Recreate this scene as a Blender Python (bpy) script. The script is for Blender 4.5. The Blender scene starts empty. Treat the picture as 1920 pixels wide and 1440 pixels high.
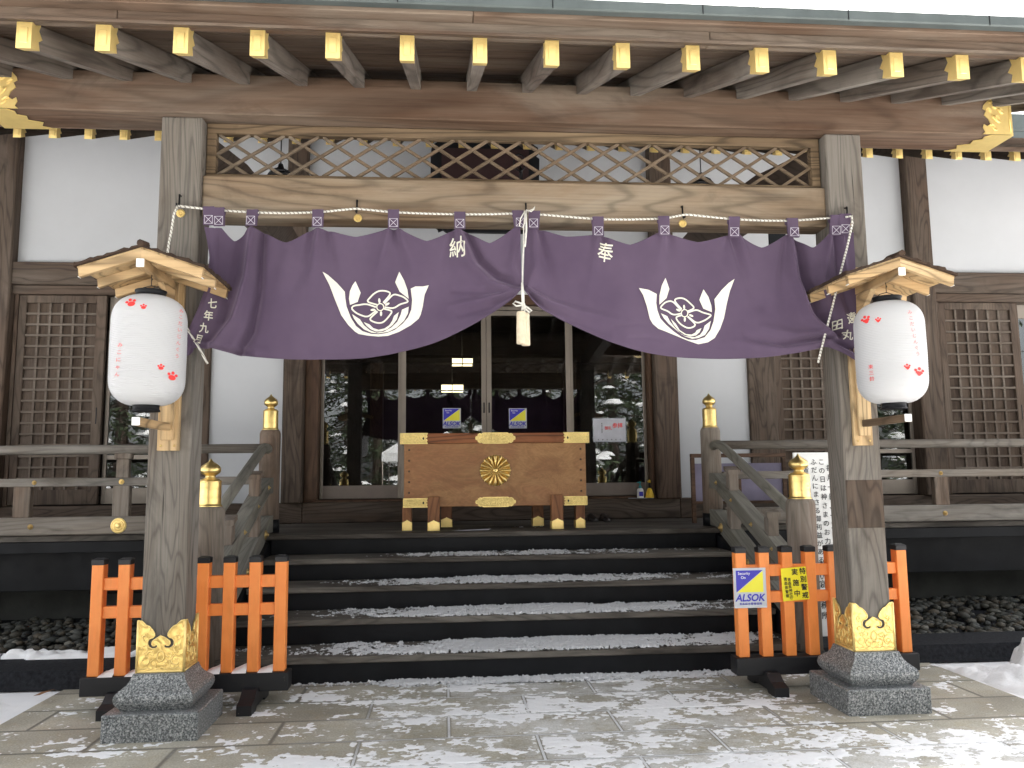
import bpy, bmesh, math, random
from mathutils import Vector, Matrix, noise, geometry
random.seed(7)
S = bpy.context.scene
COL = S.collection
R = math.radians
PI = math.pi

# ------------------------------------------------------------------ camera
FPX = 1503.1
CX, CY, CZ, YAW, PIT, ROLL = -0.4766, -4.6001, 1.3328, 0.08418, 0.11686, -0.01064
Fv = Vector((math.sin(YAW)*math.cos(PIT), math.cos(YAW)*math.cos(PIT), math.sin(PIT)))
R0 = Vector((math.cos(YAW), -math.sin(YAW), 0)); U0 = R0.cross(Fv)
Rv = R0*math.cos(ROLL) + U0*math.sin(ROLL); Uv = U0*math.cos(ROLL) - R0*math.sin(ROLL)
cd = bpy.data.cameras.new('camera'); cam = bpy.data.objects.new('camera', cd); COL.objects.link(cam)
cd.sensor_width = 36; cd.lens = FPX/1920*36; cd.clip_start = .05; cd.clip_end = 900
M = Matrix((( Rv.x, Uv.x, -Fv.x, CX), (Rv.y, Uv.y, -Fv.y, CY), (Rv.z, Uv.z, -Fv.z, CZ), (0, 0, 0, 1)))
cam.matrix_world = M
S.camera = cam
CP = Vector((CX, CY, CZ))
def at(px, py, Y):                      # a point of the photo on the plane Y
    d = Fv + Rv*(px-960)/FPX - Uv*(py-720)/FPX
    return CP + d*((Y-CY)/d.y)

# ------------------------------------------------------------------ light
SUN_EL, SUN_AZ = 50, 32                # azimuth measured from +Y (behind the hall) towards +X
w = bpy.data.worlds.new('World'); S.world = w; w.use_nodes = True
nt = w.node_tree
sky = nt.nodes.new('ShaderNodeTexSky'); sky.sky_type = 'NISHITA'; sky.sun_disc = False
sky.sun_elevation = R(SUN_EL); sky.sun_rotation = R(SUN_AZ); sky.air_density = 1.0; sky.dust_density = 3.5; sky.ozone_density = 1.0
hs = nt.nodes.new('ShaderNodeHueSaturation'); hs.inputs['Saturation'].default_value = .16      # thin white overcast
nt.links.new(sky.outputs[0], hs.inputs['Color']); nt.links.new(hs.outputs[0], nt.nodes['Background'].inputs[0]); nt.nodes['Background'].inputs[1].default_value = 0.15
sl = bpy.data.lights.new('sun', 'SUN'); sl.energy = 4.5; sl.angle = R(2); sl.color = (1, .95, .88)
so = bpy.data.objects.new('sun', sl); COL.objects.link(so)
sd = Vector((math.sin(R(SUN_AZ))*math.cos(R(SUN_EL)), math.cos(R(SUN_AZ))*math.cos(R(SUN_EL)), math.sin(R(SUN_EL))))
so.rotation_euler = sd.to_track_quat('Z', 'Y').to_euler()
S.view_settings.view_transform = 'Standard'; S.view_settings.look = 'None'; S.view_settings.gamma = 1
S.view_settings.exposure = 1.88
S.cycles.max_bounces = 8; S.cycles.diffuse_bounces = 5; S.cycles.glossy_bounces = 4
S.cycles.transparent_max_bounces = 12; S.cycles.use_denoising = True; S.cycles.sample_clamp_indirect = 6
S.cycles.caustics_reflective = False; S.cycles.caustics_refractive = False

# ------------------------------------------------------------------ materials
class NT:
    def __init__(s, name):
        s.m = bpy.data.materials.new(name); s.m.use_nodes = True; s.t = s.m.node_tree
        s.b = s.t.nodes['Principled BSDF']
    def n(s, typ, **kw):
        o = s.t.nodes.new('ShaderNode'+typ)
        for k, v in kw.items():
            if k in o.inputs: o.inputs[k].default_value = v
            else: setattr(o, k, v)
        return o
    def l(s, a, b): s.t.links.new(a, b)
    def vec(s, scale=(1, 1, 1), rnd=True):
        tc = s.n('TexCoord'); mp = s.n('Mapping'); mp.inputs['Scale'].default_value = scale
        if rnd:
            oi = s.n('ObjectInfo'); ad = s.n('VectorMath', operation='MULTIPLY_ADD')
            mu = s.n('Math', operation='MULTIPLY'); mu.inputs[1].default_value = 37.0
            s.l(oi.outputs['Random'], mu.inputs[0])
            ad.inputs[1].default_value = (1, 1, 1); s.l(tc.outputs['Object'], ad.inputs[0]); s.l(mu.outputs[0], ad.inputs[2])
            s.l(ad.outputs[0], mp.inputs[0])
        else: s.l(tc.outputs['Object'], mp.inputs[0])
        return mp.outputs[0]
    def noise(s, v, scale, detail=4, rough=.55, dist=0):
        o = s.n('TexNoise'); s.l(v, o.inputs['Vector'])
        o.inputs['Scale'].default_value = scale; o.inputs['Detail'].default_value = detail
        o.inputs['Roughness'].default_value = rough; o.inputs['Distortion'].default_value = dist
        return o.outputs['Fac']
    def ramp(s, f, stops):
        o = s.n('ValToRGB'); e = o.color_ramp.elements
        while len(e) < len(stops): e.new(.5)
        for i, (p, c) in enumerate(stops):
            e[i].position = p; e[i].color = (*c, 1) if not isinstance(c, (int, float)) else (c, c, c, 1)
        s.l(f, o.inputs[0]); return o.outputs[0]
    def mix(s, f, a, b, mode='MIX'):
        o = s.n('Mix', data_type='RGBA', blend_type=mode)
        for src, i in ((f, 0), (a, 6), (b, 7)):
            if isinstance(src, (int, float)): o.inputs[i].default_value = src
            elif isinstance(src, tuple): o.inputs[i].default_value = (*src, 1)
            else: s.l(src, o.inputs[i])
        return o.outputs[2]
    def math(s, op, a, b=0.0, clamp=False):
        o = s.n('Math', operation=op, use_clamp=clamp)
        for src, i in ((a, 0), (b, 1)):
            if isinstance(src, (int, float)): o.inputs[i].default_value = src
            else: s.l(src, o.inputs[i])
        return o.outputs[0]
    def bump(s, h, st=.3, d=.01):
        o = s.n('Bump'); o.inputs['Strength'].default_value = st; o.inputs['Distance'].default_value = d
        s.l(h, o.inputs['Height']); s.l(o.outputs[0], s.b.inputs['Normal'])
    def out(s, col=None, rough=None, metal=None, spec=None):
        for v, k in ((col, 'Base Color'), (rough, 'Roughness'), (metal, 'Metallic'), (spec, 'Specular IOR Level')):
            if v is None: continue
            if isinstance(v, (int, float)): s.b.inputs[k].default_value = v
            elif isinstance(v, tuple): s.b.inputs[k].default_value = (*v, 1)
            else: s.l(v, s.b.inputs[k])
        return s.m

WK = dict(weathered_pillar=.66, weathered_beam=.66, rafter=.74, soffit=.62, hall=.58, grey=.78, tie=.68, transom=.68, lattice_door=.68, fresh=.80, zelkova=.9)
def wood(name, ca, cb, cc, axis='X', patch=.5, rough=.75, ring=.5, crack=.5, fine=1.0, tilt=0.0, nring=9):
    kf = next((v for k, v in WK.items() if name.startswith(k)), 1.0); ca, cb, cc = [tuple(x*kf*.89 for x in c) for c in (ca, cb, cc)]
    ring = min(1, ring*2.0); crack = min(1, crack*1.4)
    m = NT(name)
    oi = m.n('ObjectInfo'); tc = m.n('TexCoord'); ad = m.n('VectorMath', operation='ADD')
    mu = m.n('VectorMath', operation='SCALE'); cv = m.n('CombineXYZ')
    for k, f in enumerate((1.0, 1.7, .6)): m.l(m.math('MULTIPLY', oi.outputs['Random'], f*23), cv.inputs[k])
    m.l(tc.outputs['Object'], ad.inputs[0]); m.l(cv.outputs[0], ad.inputs[1]); P = ad.outputs[0]
    if tilt:
        vr = m.n('VectorRotate', rotation_type='X_AXIS'); vr.inputs['Angle'].default_value = -tilt; m.l(tc.outputs['Object'], vr.inputs['Vector'])
        m.l(vr.outputs[0], ad.inputs[0])
    def co(l, t=1.0):
        mp = m.n('Mapping'); mp.inputs['Scale'].default_value = tuple(l if q == axis else t for q in 'XYZ'); m.l(P, mp.inputs[0]); return mp.outputs[0]
    n1 = m.noise(co(.13), 2.2*fine, 3, .40, .35)                 # its contour lines are flat-sawn grain
    sn = m.math('SINE', m.math('MULTIPLY', n1, nring*6.4*PI))
    lines = m.ramp(m.math('ADD', m.math('MULTIPLY', sn, .5), .5), [(.0, .50), (.14, .84), (.4, 1.02), (1., 1.10)])
    fib = m.noise(co(.022), 105*fine, 3, .62); st = m.noise(co(.05), 17*fine, 5, .62, .2)
    pt = m.noise(co(.30), 1.5, 6, .62, .7); pt2 = m.noise(co(.22), 3.4, 5, .6, .6)
    a = m.mix(m.ramp(m.math('ADD', m.math('MULTIPLY', pt2, .65), m.math('MULTIPLY', st, .35)), [(.38, 0.), (.62, 1.)]), ca, cb)
    a = m.mix(m.math('MULTIPLY', m.ramp(pt, [(.44, 0.), (.60, 1.)]), patch), a, cc)
    a = m.mix(ring, a, lines, 'MULTIPLY')
    a = m.mix(.55, a, m.ramp(fib, [(.28, .66), (.5, 1.), (.75, 1.16)]), 'MULTIPLY')
    ck = m.ramp(m.noise(co(.03), 30*fine, 2, .5), [(.25, .30), (.29, 1.)])
    a = m.mix(crack, a, ck, 'MULTIPLY')
    stn = m.ramp(m.noise(co(.5), 2.1, 6, .68, 1.0), [(.30, .50), (.47, 1.)]); a = m.mix(.75, a, stn, 'MULTIPLY')
    h = m.math('ADD', m.math('MULTIPLY', fib, .7), m.math('ADD', m.math('MULTIPLY', st, .4), m.math('ADD', m.math('MULTIPLY', sn, .14), m.math('MULTIPLY', ck, .5))))
    m.bump(h, .4, .004)
    return m.out(a, rough, spec=.22)

def plain(name, col, rough=.6, metal=0., var=.12, nscale=6, bump=0., bscale=60, spec=.4, rnd=True):
    m = NT(name)
    v = m.vec((1, 1, 1), rnd)
    n = m.noise(v, nscale, 5, .6)
    c = m.mix(1.0, col, m.ramp(n, [(.3, 1-var), (.7, 1+var)]), 'MULTIPLY')
    if bump: m.bump(m.noise(v, bscale, 4, .6), bump, .004)
    r = m.ramp(m.noise(v, nscale*2.3, 4), [(.3, max(.02, rough-.08)), (.7, min(1, rough+.08))])
    return m.out(c, r, metal, spec)

W = {}
W['pillar'] = wood('weathered_pillar_wood', (.19, .155, .125), (.31, .275, .235), (.36, .335, .30), 'Z', .6, .8, .30, .7, 1.25, 0, 10)
W['beam'] = wood('weathered_beam_wood', (.155, .085, .052), (.27, .185, .13), (.34, .27, .21), 'X', .75, .75, .22, .35, .8, 0, 6)
W['nuki'] = wood('tie_beam_wood', (.29, .19, .115), (.42, .315, .215), (.50, .42, .32), 'X', .7, .7, .32, .2, .8, 0, 8)
W['rafter'] = wood('rafter_wood', (.17, .13, .105), (.33, .285, .24), (.40, .37, .33), 'Y', .5, .8, .35, .4, 1, math.atan(.38), 7)
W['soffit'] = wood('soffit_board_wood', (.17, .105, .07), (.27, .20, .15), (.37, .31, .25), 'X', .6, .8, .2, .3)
W['lattice'] = wood('transom_wood', (.20, .15, .105), (.33, .265, .195), (.29, .19, .11), 'X', .4, .7, .2, .1, 1.6)
W['frame'] = wood('transom_frame_wood', (.24, .165, .095), (.36, .26, .16), (.20, .135, .085), 'X', .45, .7, .5, .1, 1.2)
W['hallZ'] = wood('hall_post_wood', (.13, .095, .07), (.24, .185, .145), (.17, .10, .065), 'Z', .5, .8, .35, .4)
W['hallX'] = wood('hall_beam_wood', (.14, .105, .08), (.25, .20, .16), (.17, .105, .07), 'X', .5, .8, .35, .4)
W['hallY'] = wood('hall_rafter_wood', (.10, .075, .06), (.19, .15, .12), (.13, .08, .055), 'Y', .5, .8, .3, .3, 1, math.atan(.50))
W['greyX'] = wood('grey_rail_wood', (.20, .18, .155), (.38, .35, .31), (.28, .22, .165), 'X', .5, .85, .2, .5)
W['greyY'] = wood('grey_stair_rail_wood', (.19, .18, .155), (.36, .34, .29), (.21, .20, .15), 'Y', .5, .85, .22, .4, 1, math.atan(.41), 8)
W['greyZ'] = wood('grey_newel_wood', (.20, .165, .13), (.37, .32, .27), (.22, .135, .09), 'Z', .65, .85, .2, .4)
W['red'] = wood('reddish_jamb_wood', (.085, .046, .028), (.14, .082, .05), (.07, .036, .022), 'Z', .4, .55, .3, .1)
W['redX'] = wood('reddish_sill_wood', (.085, .046, .028), (.14, .082, .05), (.07, .036, .022), 'X', .4, .55, .3, .1)
def burl():
    m = NT('zelkova_burl_wood'); v = m.vec((.6, 1, 1))
    wv = m.noise(v, 3.0, 4, .6, 2.2); c = m.mix(m.ramp(wv, [(.35, 0.), (.65, 1.)]), (.235, .105, .036), (.36, .185, .070))
    c = m.mix(m.math('MULTIPLY', m.ramp(m.noise(v, 1.6, 4, .6, 1.5), [(.45, 0.), (.6, 1.)]), .55), c, (.30, .125, .05))
    ln = m.ramp(m.math('SINE', m.math('MULTIPLY', m.noise(v, 2.2, 3, .5, 2.5), 75)), [(0., .80), (.4, 1.), (1., 1.05)])
    c = m.mix(.45, c, ln, 'MULTIPLY'); c = m.mix(.4, c, m.ramp(m.noise(v, 60, 3), [(.3, .8), (.7, 1.12)]), 'MULTIPLY')
    return m.out(c, .45, spec=.35)
W['box'] = burl()
W['boxrail'] = wood('zelkova_rail_wood', (.25, .085, .032), (.36, .145, .06), (.21, .07, .025), 'X', .4, .42, .6, .05, .8)
W['boxleg'] = wood('zelkova_leg_wood', (.22, .085, .035), (.32, .14, .06), (.19, .07, .03), 'Z', .4, .45, .4, .05, .8)
W['oldarm'] = wood('aged_arm_wood', (.10, .065, .04), (.20, .14, .09), (.08, .05, .03), 'Y', .5, .7, .3, .1)
W['new'] = wood('fresh_cedar', (.60, .40, .20), (.76, .56, .32), (.52, .32, .14), 'Z', .35, .6, .45, .05, .8)
W['newY'] = wood('fresh_cedar_rafter', (.58, .38, .19), (.74, .53, .30), (.48, .29, .13), 'Y', .35, .6, .45, .05, .8)
W['newX'] = wood('fresh_cedar_board', (.60, .40, .20), (.78, .58, .34), (.52, .32, .14), 'X', .35, .6, .45, .05, .8)
W['door'] = wood('lattice_door_wood', (.12, .09, .07), (.22, .17, .13), (.16, .10, .07), 'Z', .4, .8, .25, .3)
W['doorpanel'] = wood('back_panel', (.05, .034, .025), (.125, .09, .066), (.15, .12, .10), 'Z', .5, .85, .1, .3, 1.5)
W['muntin'] = wood('muntin_wood', (.12, .096, .076), (.20, .168, .138), (.11, .08, .06), 'X', .5, .8, .1, .3, 1.5)
W['tread'] = wood('stair_tread_wood', (.045, .037, .030), (.12, .105, .09), (.24, .22, .19), 'X', .6, .6, .3, .6)
W['bark'] = wood('cedar_bark', (.035, .022, .016), (.085, .055, .038), (.05, .032, .022), 'X', .5, .95, .2, .6, 2)
W['conifer_bark'] = wood('conifer_bark', (.05, .035, .028), (.11, .08, .065), (.06, .05, .045), 'Z', .5, .95, .2, .6, 1)
W['plaster'] = plain('white_plaster', (.505, .515, .53), .9, 0, .07, .7, .06, 90, .1)
W['black'] = plain('black_lacquer', (.0085, .009, .0105), .5, 0, .4, 3, .08, 40, .16)
W['blackfab'] = plain('black_stone', (.016, .017, .020), .85, 0, .5, 40, .6, 60, .15)
W['concrete'] = plain('concrete', (.055, .056, .052), .9, 0, .3, 2.5, .4, 50, .2)
W['copper'] = plain('patina_copper', (.085, .10, .098), .55, .2, .25, 3, .05, 20, .4)
W['alu'] = plain('bronze_aluminium', (.24, .205, .17), .4, .4, .08, 4)
W['kick'] = plain('bronze_kick_panel', (.20, .165, .14), .5, .3, .1, 4)
W['iron'] = plain('dark_iron', (.02, .02, .022), .5, .6, .3, 20)
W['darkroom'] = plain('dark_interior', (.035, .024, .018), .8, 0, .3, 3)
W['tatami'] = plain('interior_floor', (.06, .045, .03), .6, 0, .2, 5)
W['red_cloth'] = plain('dark_red_cloth', (.12, .015, .02), .9)
W['white'] = plain('white_paint', (.78, .78, .76), .5, 0, .04)
W['whiteink'] = plain('cream_print', (.74, .72, .62), .85, 0, .04, 5)
W['stitch'] = plain('white_stitching', (.66, .62, .70), .8, 0, .05)
W['blackink'] = plain('black_ink', (.015, .015, .018), .6, 0, .1)
W['redink'] = plain('red_print', (.78, .045, .04), .6, 0, .08, 14)
W['pinkink'] = plain('thin_red_print', (.80, .16, .15), .6, 0, .15, 30)
W['blue'] = plain('blue_print', (.045, .04, .42), .5, 0, .05)
W['yellow'] = plain('yellow_print', (.80, .74, .05), .5, 0, .04)
W['signyellow'] = plain('yellow_sign_sheet', (.85, .72, .02), .45, 0, .04)
W['signgrey'] = plain('silver_sheet', (.50, .52, .55), .4, 0, .04)
W['teal'] = plain('teal_plastic', (.02, .25, .28), .35, 0, .03)
W['amber'] = plain('yellow_plastic', (.72, .47, .03), .35, 0, .06)
W['shoe'] = plain('dark_leather', (.025, .02, .018), .3, 0, .2)
W['maroon'] = plain('maroon_plaque', (.025, .008, .008), .5, 0, .2)
W['tassel'] = plain('cream_tassel', (.72, .62, .45), .9, 0, .1, 60, .6, 200)
W['cord'] = plain('white_cord', (.72, .70, .64), .8, 0, .1, 60, .4, 300)
W['tent'] = plain('white_tent_cloth', (.7, .7, .7), .8)
W['paperfloor'] = plain('paper_sheet', (.6, .6, .65), .8)
W['orange'] = None

def mk_orange():
    m = NT('vermilion_paint'); v = m.vec()
    c = m.mix(m.ramp(m.noise(v, 5, 5, .6), [(.3, 0.), (.7, 1.)]), (.82, .235, .048), (.90, .295, .070))
    chip = m.ramp(m.noise(v, 22, 6, .7), [(.72, 0.), (.73, 1.)])
    c = m.mix(chip, c, (.45, .36, .30)); c = m.mix(.5, c, m.ramp(m.noise(m.vec((1, 1, .15)), 30, 5, .6), [(.25, .72), (.5, 1.)]), 'MULTIPLY')
    m.bump(m.noise(m.vec((1, 1, .1)), 90, 3), .12, .002)
    return m.out(c, .45, spec=.4)
W['orange'] = mk_orange()
def mk_blackcap():
    m = NT('black_painted_wood'); v = m.vec()
    chip = m.ramp(m.noise(v, 26, 6, .75), [(.66, 0.), (.69, 1.)])
    c = m.mix(chip, (.010, .010, .012), (.16, .15, .13)); m.bump(m.noise(v, 50, 4), .15, .003)
    return m.out(c, .45, spec=.4)
W['blackwood'] = mk_blackcap()
def mk_gold(name, base, dark, emb=0.0, escale=40, rough=.36, metal=.85, bst=.6):
    m = NT(name); v = m.vec((1, 1, 1))
    tar = m.ramp(m.noise(v, 9, 6, .65), [(.35, 0.), (.75, 1.)])
    c = m.mix(m.math('MULTIPLY', tar, .45), base, dark)
    if emb:
        vo = m.n('TexVoronoi', feature='SMOOTH_F1'); m.l(v, vo.inputs['Vector']); vo.inputs['Scale'].default_value = escale
        wv = m.n('TexWave', wave_type='RINGS', rings_direction='SPHERICAL'); wv.inputs['Scale'].default_value = escale*.12
        wv.inputs['Distortion'].default_value = 14; wv.inputs['Detail'].default_value = 2; wv.inputs['Detail Scale'].default_value = 2.2
        m.l(v, wv.inputs['Vector'])
        h = m.math('ADD', m.math('MULTIPLY', wv.outputs['Fac'], .8), m.math('MULTIPLY', vo.outputs['Distance'], .6))
        m.bump(h, bst, .006*emb)
        c = m.mix(m.ramp(wv.outputs['Fac'], [(.0, .35), (.25, 0.)]), c, dark)
    else: m.bump(m.noise(v, 30, 4), .06, .003)
    return m.out(c, rough, metal)
W['gold'] = mk_gold('gilt_metal', (1., .76, .30), (.72, .50, .17), 0, 40, .42, .6)
W['goldemb'] = mk_gold('embossed_gilt_metal', (1., .72, .25), (.5, .32, .09), 1.0, 34, .38, .75)
W['goldbox'] = mk_gold('chased_brass_plate', (.80, .62, .24), (.38, .28, .09), .6, 110, .42, .75)
W['brass'] = mk_gold('brass_finial', (.86, .64, .25), (.40, .27, .09), 0, 40, .30, .9)
W['oldbrass'] = mk_gold('old_brass', (.60, .43, .18), (.25, .17, .07), 0, 40, .4, .85)

def mk_granite():
    m = NT('grey_granite'); v = m.vec()
    f = m.noise(v, 105, 3, .75)
    c = m.ramp(f, [(.38, (.016, .018, .02)), (.44, (.10, .11, .115)), (.54, (.19, .205, .21)), (.60, (.42, .42, .41))])
    c = m.mix(m.ramp(m.noise(v, 3, 4), [(.4, 0.), (.8, .35)]), c, (.16, .15, .13))
    m.bump(m.noise(v, 120, 2), .12, .002)
    return m.out(c, .42, spec=.5)
W['granite'] = mk_granite()

def mk_snow(name='snow', col=(.88, .88, .885)):
    m = NT(name); v = m.vec((1, 1, 1), False)
    c = m.mix(m.ramp(m.noise(v, 3.5, 6, .6), [(.4, 0.), (.8, .35)]), col, (.66, .68, .71))
    c = m.mix(m.ramp(m.noise(v, 18, 6, .7), [(.70, 0.), (.8, .35)]), c, (.30, .28, .25))
    m.bump(m.noise(v, 60, 6, .7), .5, .008)
    m.b.inputs['Subsurface Weight'].default_value = .0
    return m.out(c, .75, spec=.25)
W['snow'] = mk_snow(); W['snow_old'] = mk_snow('trodden_snow', (.66, .665, .675))
def mk_pebble():
    m = NT('river_pebble'); 
    at_ = m.n('NewGeometry')
    c = m.ramp(at_.outputs['Random Per Island'], [(0., (.015, .016, .015)), (.3, (.045, .045, .035)), (.55, (.075, .06, .04)), (.8, (.03, .034, .03)), (.95, (.07, .07, .06)), (1., (.16, .15, .12))])  # pebble tones lowered to carry the shade under the veranda
    v = m.vec((1, 1, 1), False); c = m.mix(.6, c, m.ramp(m.noise(v, 60, 4), [(.3, .6), (.7, 1.2)]), 'MULTIPLY')
    return m.out(c, .7)
W['pebble'] = mk_pebble()

def mk_paving():
    m = NT('snow_dusted_stone_paving')
    tc = m.n('TexCoord'); P = tc.outputs['Object']
    sx = m.n('SeparateXYZ'); m.l(P, sx.inputs[0]); X, Y = sx.outputs[0], sx.outputs[1]
    mp = m.n('Mapping'); mp.inputs['Location'].default_value = (0, -.52, 0); m.l(P, mp.inputs[0])
    wv = m.n('TexNoise'); wv.inputs['Scale'].default_value = 3; m.l(P, wv.inputs['Vector'])
    br = m.n('TexBrick'); m.l(mp.outputs[0], br.inputs['Vector'])
    br.offset = .5; br.inputs['Scale'].default_value = 1; br.inputs['Mortar Size'].default_value = .008
    br.inputs['Brick Width'].default_value = .912; br.inputs['Row Height'].default_value = .385
    br.inputs['Mortar Smooth'].default_value = .3; br.inputs['Bias'].default_value = 0
    br.inputs['Color1'].default_value = (.30, .30, .30, 1); br.inputs['Color2'].default_value = (.9, .9, .9, 1)
    br2 = m.n('TexBrick'); m.l(mp.outputs[0], br2.inputs['Vector'])
    br2.offset = .5; br2.inputs['Scale'].default_value = 1; br2.inputs['Mortar Size'].default_value = .018
    br2.inputs['Brick Width'].default_value = .912; br2.inputs['Row Height'].default_value = .385; br2.inputs['Mortar Smooth'].default_value = .6
    n1 = m.noise(P, 2.3, 6, .62); n2 = m.noise(P, 95, 4, .7)
    st = m.mix(m.ramp(n1, [(.35, 0.), (.65, 1.)]), (.30, .28, .225), (.44, .415, .345))
    st = m.mix(m.ramp(m.noise(P, 7, 5, .65), [(.5, 0.), (.7, .7)]), st, (.37, .325, .23))
    st = m.mix(.25, st, br.outputs['Color'], 'OVERLAY')
    st = m.mix(.8, st, m.ramp(n2, [(.3, .6), (.7, 1.3)]), 'MULTIPLY')
    st = m.mix(m.math('MULTIPLY', br2.outputs['Fac'], .5), st, (.09, .085, .075))
    # snow: denser where it drifted in, worn through by feet
    strm = m.n('Mapping'); strm.inputs['Scale'].default_value = (.85, 1.2, 1); m.l(P, strm.inputs[0])
    s1 = m.noise(strm.outputs[0], 3.2, 12, .70, .3); s2 = m.noise(strm.outputs[0], 22, 10, .78, .2)
    ax = m.math('ABSOLUTE', m.math('SUBTRACT', X, .15))
    cen = m.math('SUBTRACT', 1.0, m.math('DIVIDE', ax, 1.75), True)                # 1 at the axis
    fr = m.math('MULTIPLY', m.math('SUBTRACT', -.05, Y), 1.0, True)          # towards the open
    rx = m.math('MULTIPLY', m.math('ADD', X, 2.5), .6, True)
    front = m.math('MULTIPLY', m.math('MULTIPLY', fr, 1.5, True), rx)
    dens = m.math('MAXIMUM', m.math('MULTIPLY', m.math('POWER', cen, .55), .62), m.math('MULTIPLY', front, .66))
    dens = m.math('MAXIMUM', dens, .20)
    val = m.math('ADD', m.math('ADD', m.math('MULTIPLY', s1, .7), m.math('MULTIPLY', s2, .45)), m.math('MULTIPLY', dens, .40))
    jt = m.math('MULTIPLY', br2.outputs['Fac'], .10)
    val = m.math('SUBTRACT', val, jt)
    mask = m.ramp(val, [(.74, 0.), (.80, .28), (.90, .55)])
    jw = m.math('MULTIPLY', m.ramp(br.outputs['Fac'], [(.55, 0.), (.8, 1.)]), m.ramp(m.math('ADD', dens, m.math('MULTIPLY', s1, .5)), [(.48, 0.), (.75, .8)]))
    mask2 = m.math('MAXIMUM', mask, jw)
    c = m.mix(mask2, st, m.mix(m.ramp(n2, [(.3, 0.), (.6, 1.)]), (.62, .635, .66), (.88, .89, .90)))
    hb = m.math('ADD', m.math('MULTIPLY', mask, .8), m.math('MULTIPLY', n2, .25))
    hb = m.math('SUBTRACT', hb, m.math('MULTIPLY', br.outputs['Fac'], .6))
    m.bump(hb, .6, .008)
    return m.out(c, m.ramp(n1, [(.3, .5), (.7, .8)]), spec=.35)
W['paving'] = mk_paving()

def mk_cloth():
    m = NT('purple_cotton'); v = m.vec((1, 1, 1), False)
    c = m.mix(m.ramp(m.noise(v, 2.2, 4), [(.3, 0.), (.7, 1.)]), (.084, .058, .096), (.116, .083, .128))
    wa = m.n('TexWave', wave_type='BANDS', bands_direction='Z'); wa.inputs['Scale'].default_value = 190; m.l(v, wa.inputs['Vector'])
    wb = m.n('TexWave', wave_type='BANDS', bands_direction='X'); wb.inputs['Scale'].default_value = 190; m.l(v, wb.inputs['Vector'])
    m.bump(m.math('ADD', wa.outputs['Fac'], wb.outputs['Fac']), .15, .0008)
    m.b.inputs['Sheen Weight'].default_value = .35; m.b.inputs['Sheen Roughness'].default_value = .5
    m.b.inputs['Sheen Tint'].default_value = (.75, .6, .8, 1)
    m.out(c, .9, spec=.1)
    tr = m.n('BsdfTranslucent'); tr.inputs[0].default_value = (.14, .06, .17, 1)
    mx = m.n('MixShader'); mx.inputs[0].default_value = .07
    o = m.t.nodes['Material Output']; m.l(m.b.outputs[0], mx.inputs[1]); m.l(tr.outputs[0], mx.inputs[2]); m.l(mx.outputs[0], o.inputs[0])
    return m.m
W['cloth'] = mk_cloth()
def mk_rope():
    m = NT('twisted_rope'); v = m.vec((1, 1, 1), False)
    wv = m.n('TexWave', wave_type='BANDS', bands_direction='DIAGONAL'); wv.inputs['Scale'].default_value = 26; m.l(v, wv.inputs['Vector'])
    wv.inputs['Distortion'].default_value = .6
    c = m.mix(m.ramp(wv.outputs['Fac'], [(.12, 0.), (.35, 1.)]), (.30, .27, .23), (.72, .70, .64))
    m.bump(wv.outputs['Fac'], .6, .004)
    return m.out(c, .85)
W['rope'] = mk_rope()
def mk_paper():
    m = NT('lantern_vinyl'); v = m.vec((1, 1, 1), False)
    c = m.ramp(m.noise(v, 4, 3), [(.3, .60), (.7, .65)])
    m.out(c, .45, spec=.4)
    tr = m.n('BsdfTranslucent'); tr.inputs[0].default_value = (.72, .73, .76, 1)
    mx = m.n('MixShader'); mx.inputs[0].default_value = .35
    o = m.t.nodes['Material Output']; m.l(m.b.outputs[0], mx.inputs[1]); m.l(tr.outputs[0], mx.inputs[2]); m.l(mx.outputs[0], o.inputs[0])
    return m.m
W['paper'] = mk_paper()
def mk_glass(name, r0=.10, tint=(.75, .78, .78)):
    m = NT(name)
    fr = m.n('Fresnel'); fr.inputs[0].default_value = 1.5
    tr = m.n('BsdfTransparent'); tr.inputs[0].default_value = (*tint, 1)
    gl = m.n('BsdfGlossy'); gl.inputs['Roughness'].default_value = .0
    mx = m.n('MixShader'); m.l(m.math('ADD', fr.outputs[0], r0, True), mx.inputs[0])
    m.l(tr.outputs[0], mx.inputs[1]); m.l(gl.outputs[0], mx.inputs[2]); m.l(mx.outputs[0], m.t.nodes['Material Output'].inputs[0])
    return m.m
W['glass'] = mk_glass('door_glass', .045)
def mk_film():
    m = NT('clear_film_sheet'); tr = m.n('BsdfTransparent'); mx = m.n('MixShader'); mx.inputs[0].default_value = .35
    m.out((.55, .58, .62), .25)
    m.l(tr.outputs[0], mx.inputs[1]); m.l(m.b.outputs[0], mx.inputs[2]); m.l(mx.outputs[0], m.t.nodes['Material Output'].inputs[0])
    return m.m
W['film'] = mk_film()
def mk_emit(name, col, st):
    m = NT(name); m.b.inputs['Emission Color'].default_value = (*col, 1); m.b.inputs['Emission Strength'].default_value = st
    return m.out(col, .5)
W['lamp'] = mk_emit('lit_lamp_paper', (1., .78, .45), 1.6)
def mk_needle():
    m = NT('conifer_needles'); g = m.n('NewGeometry')
    c = m.ramp(g.outputs['Random Per Island'], [(0., (.018, .032, .014)), (.6, (.035, .055, .022)), (1., (.06, .08, .035))])
    return m.out(c, .8)
W['needle'] = mk_needle()
W['leaf'] = plain('dry_leaf', (.25, .12, .05), .7)

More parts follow.
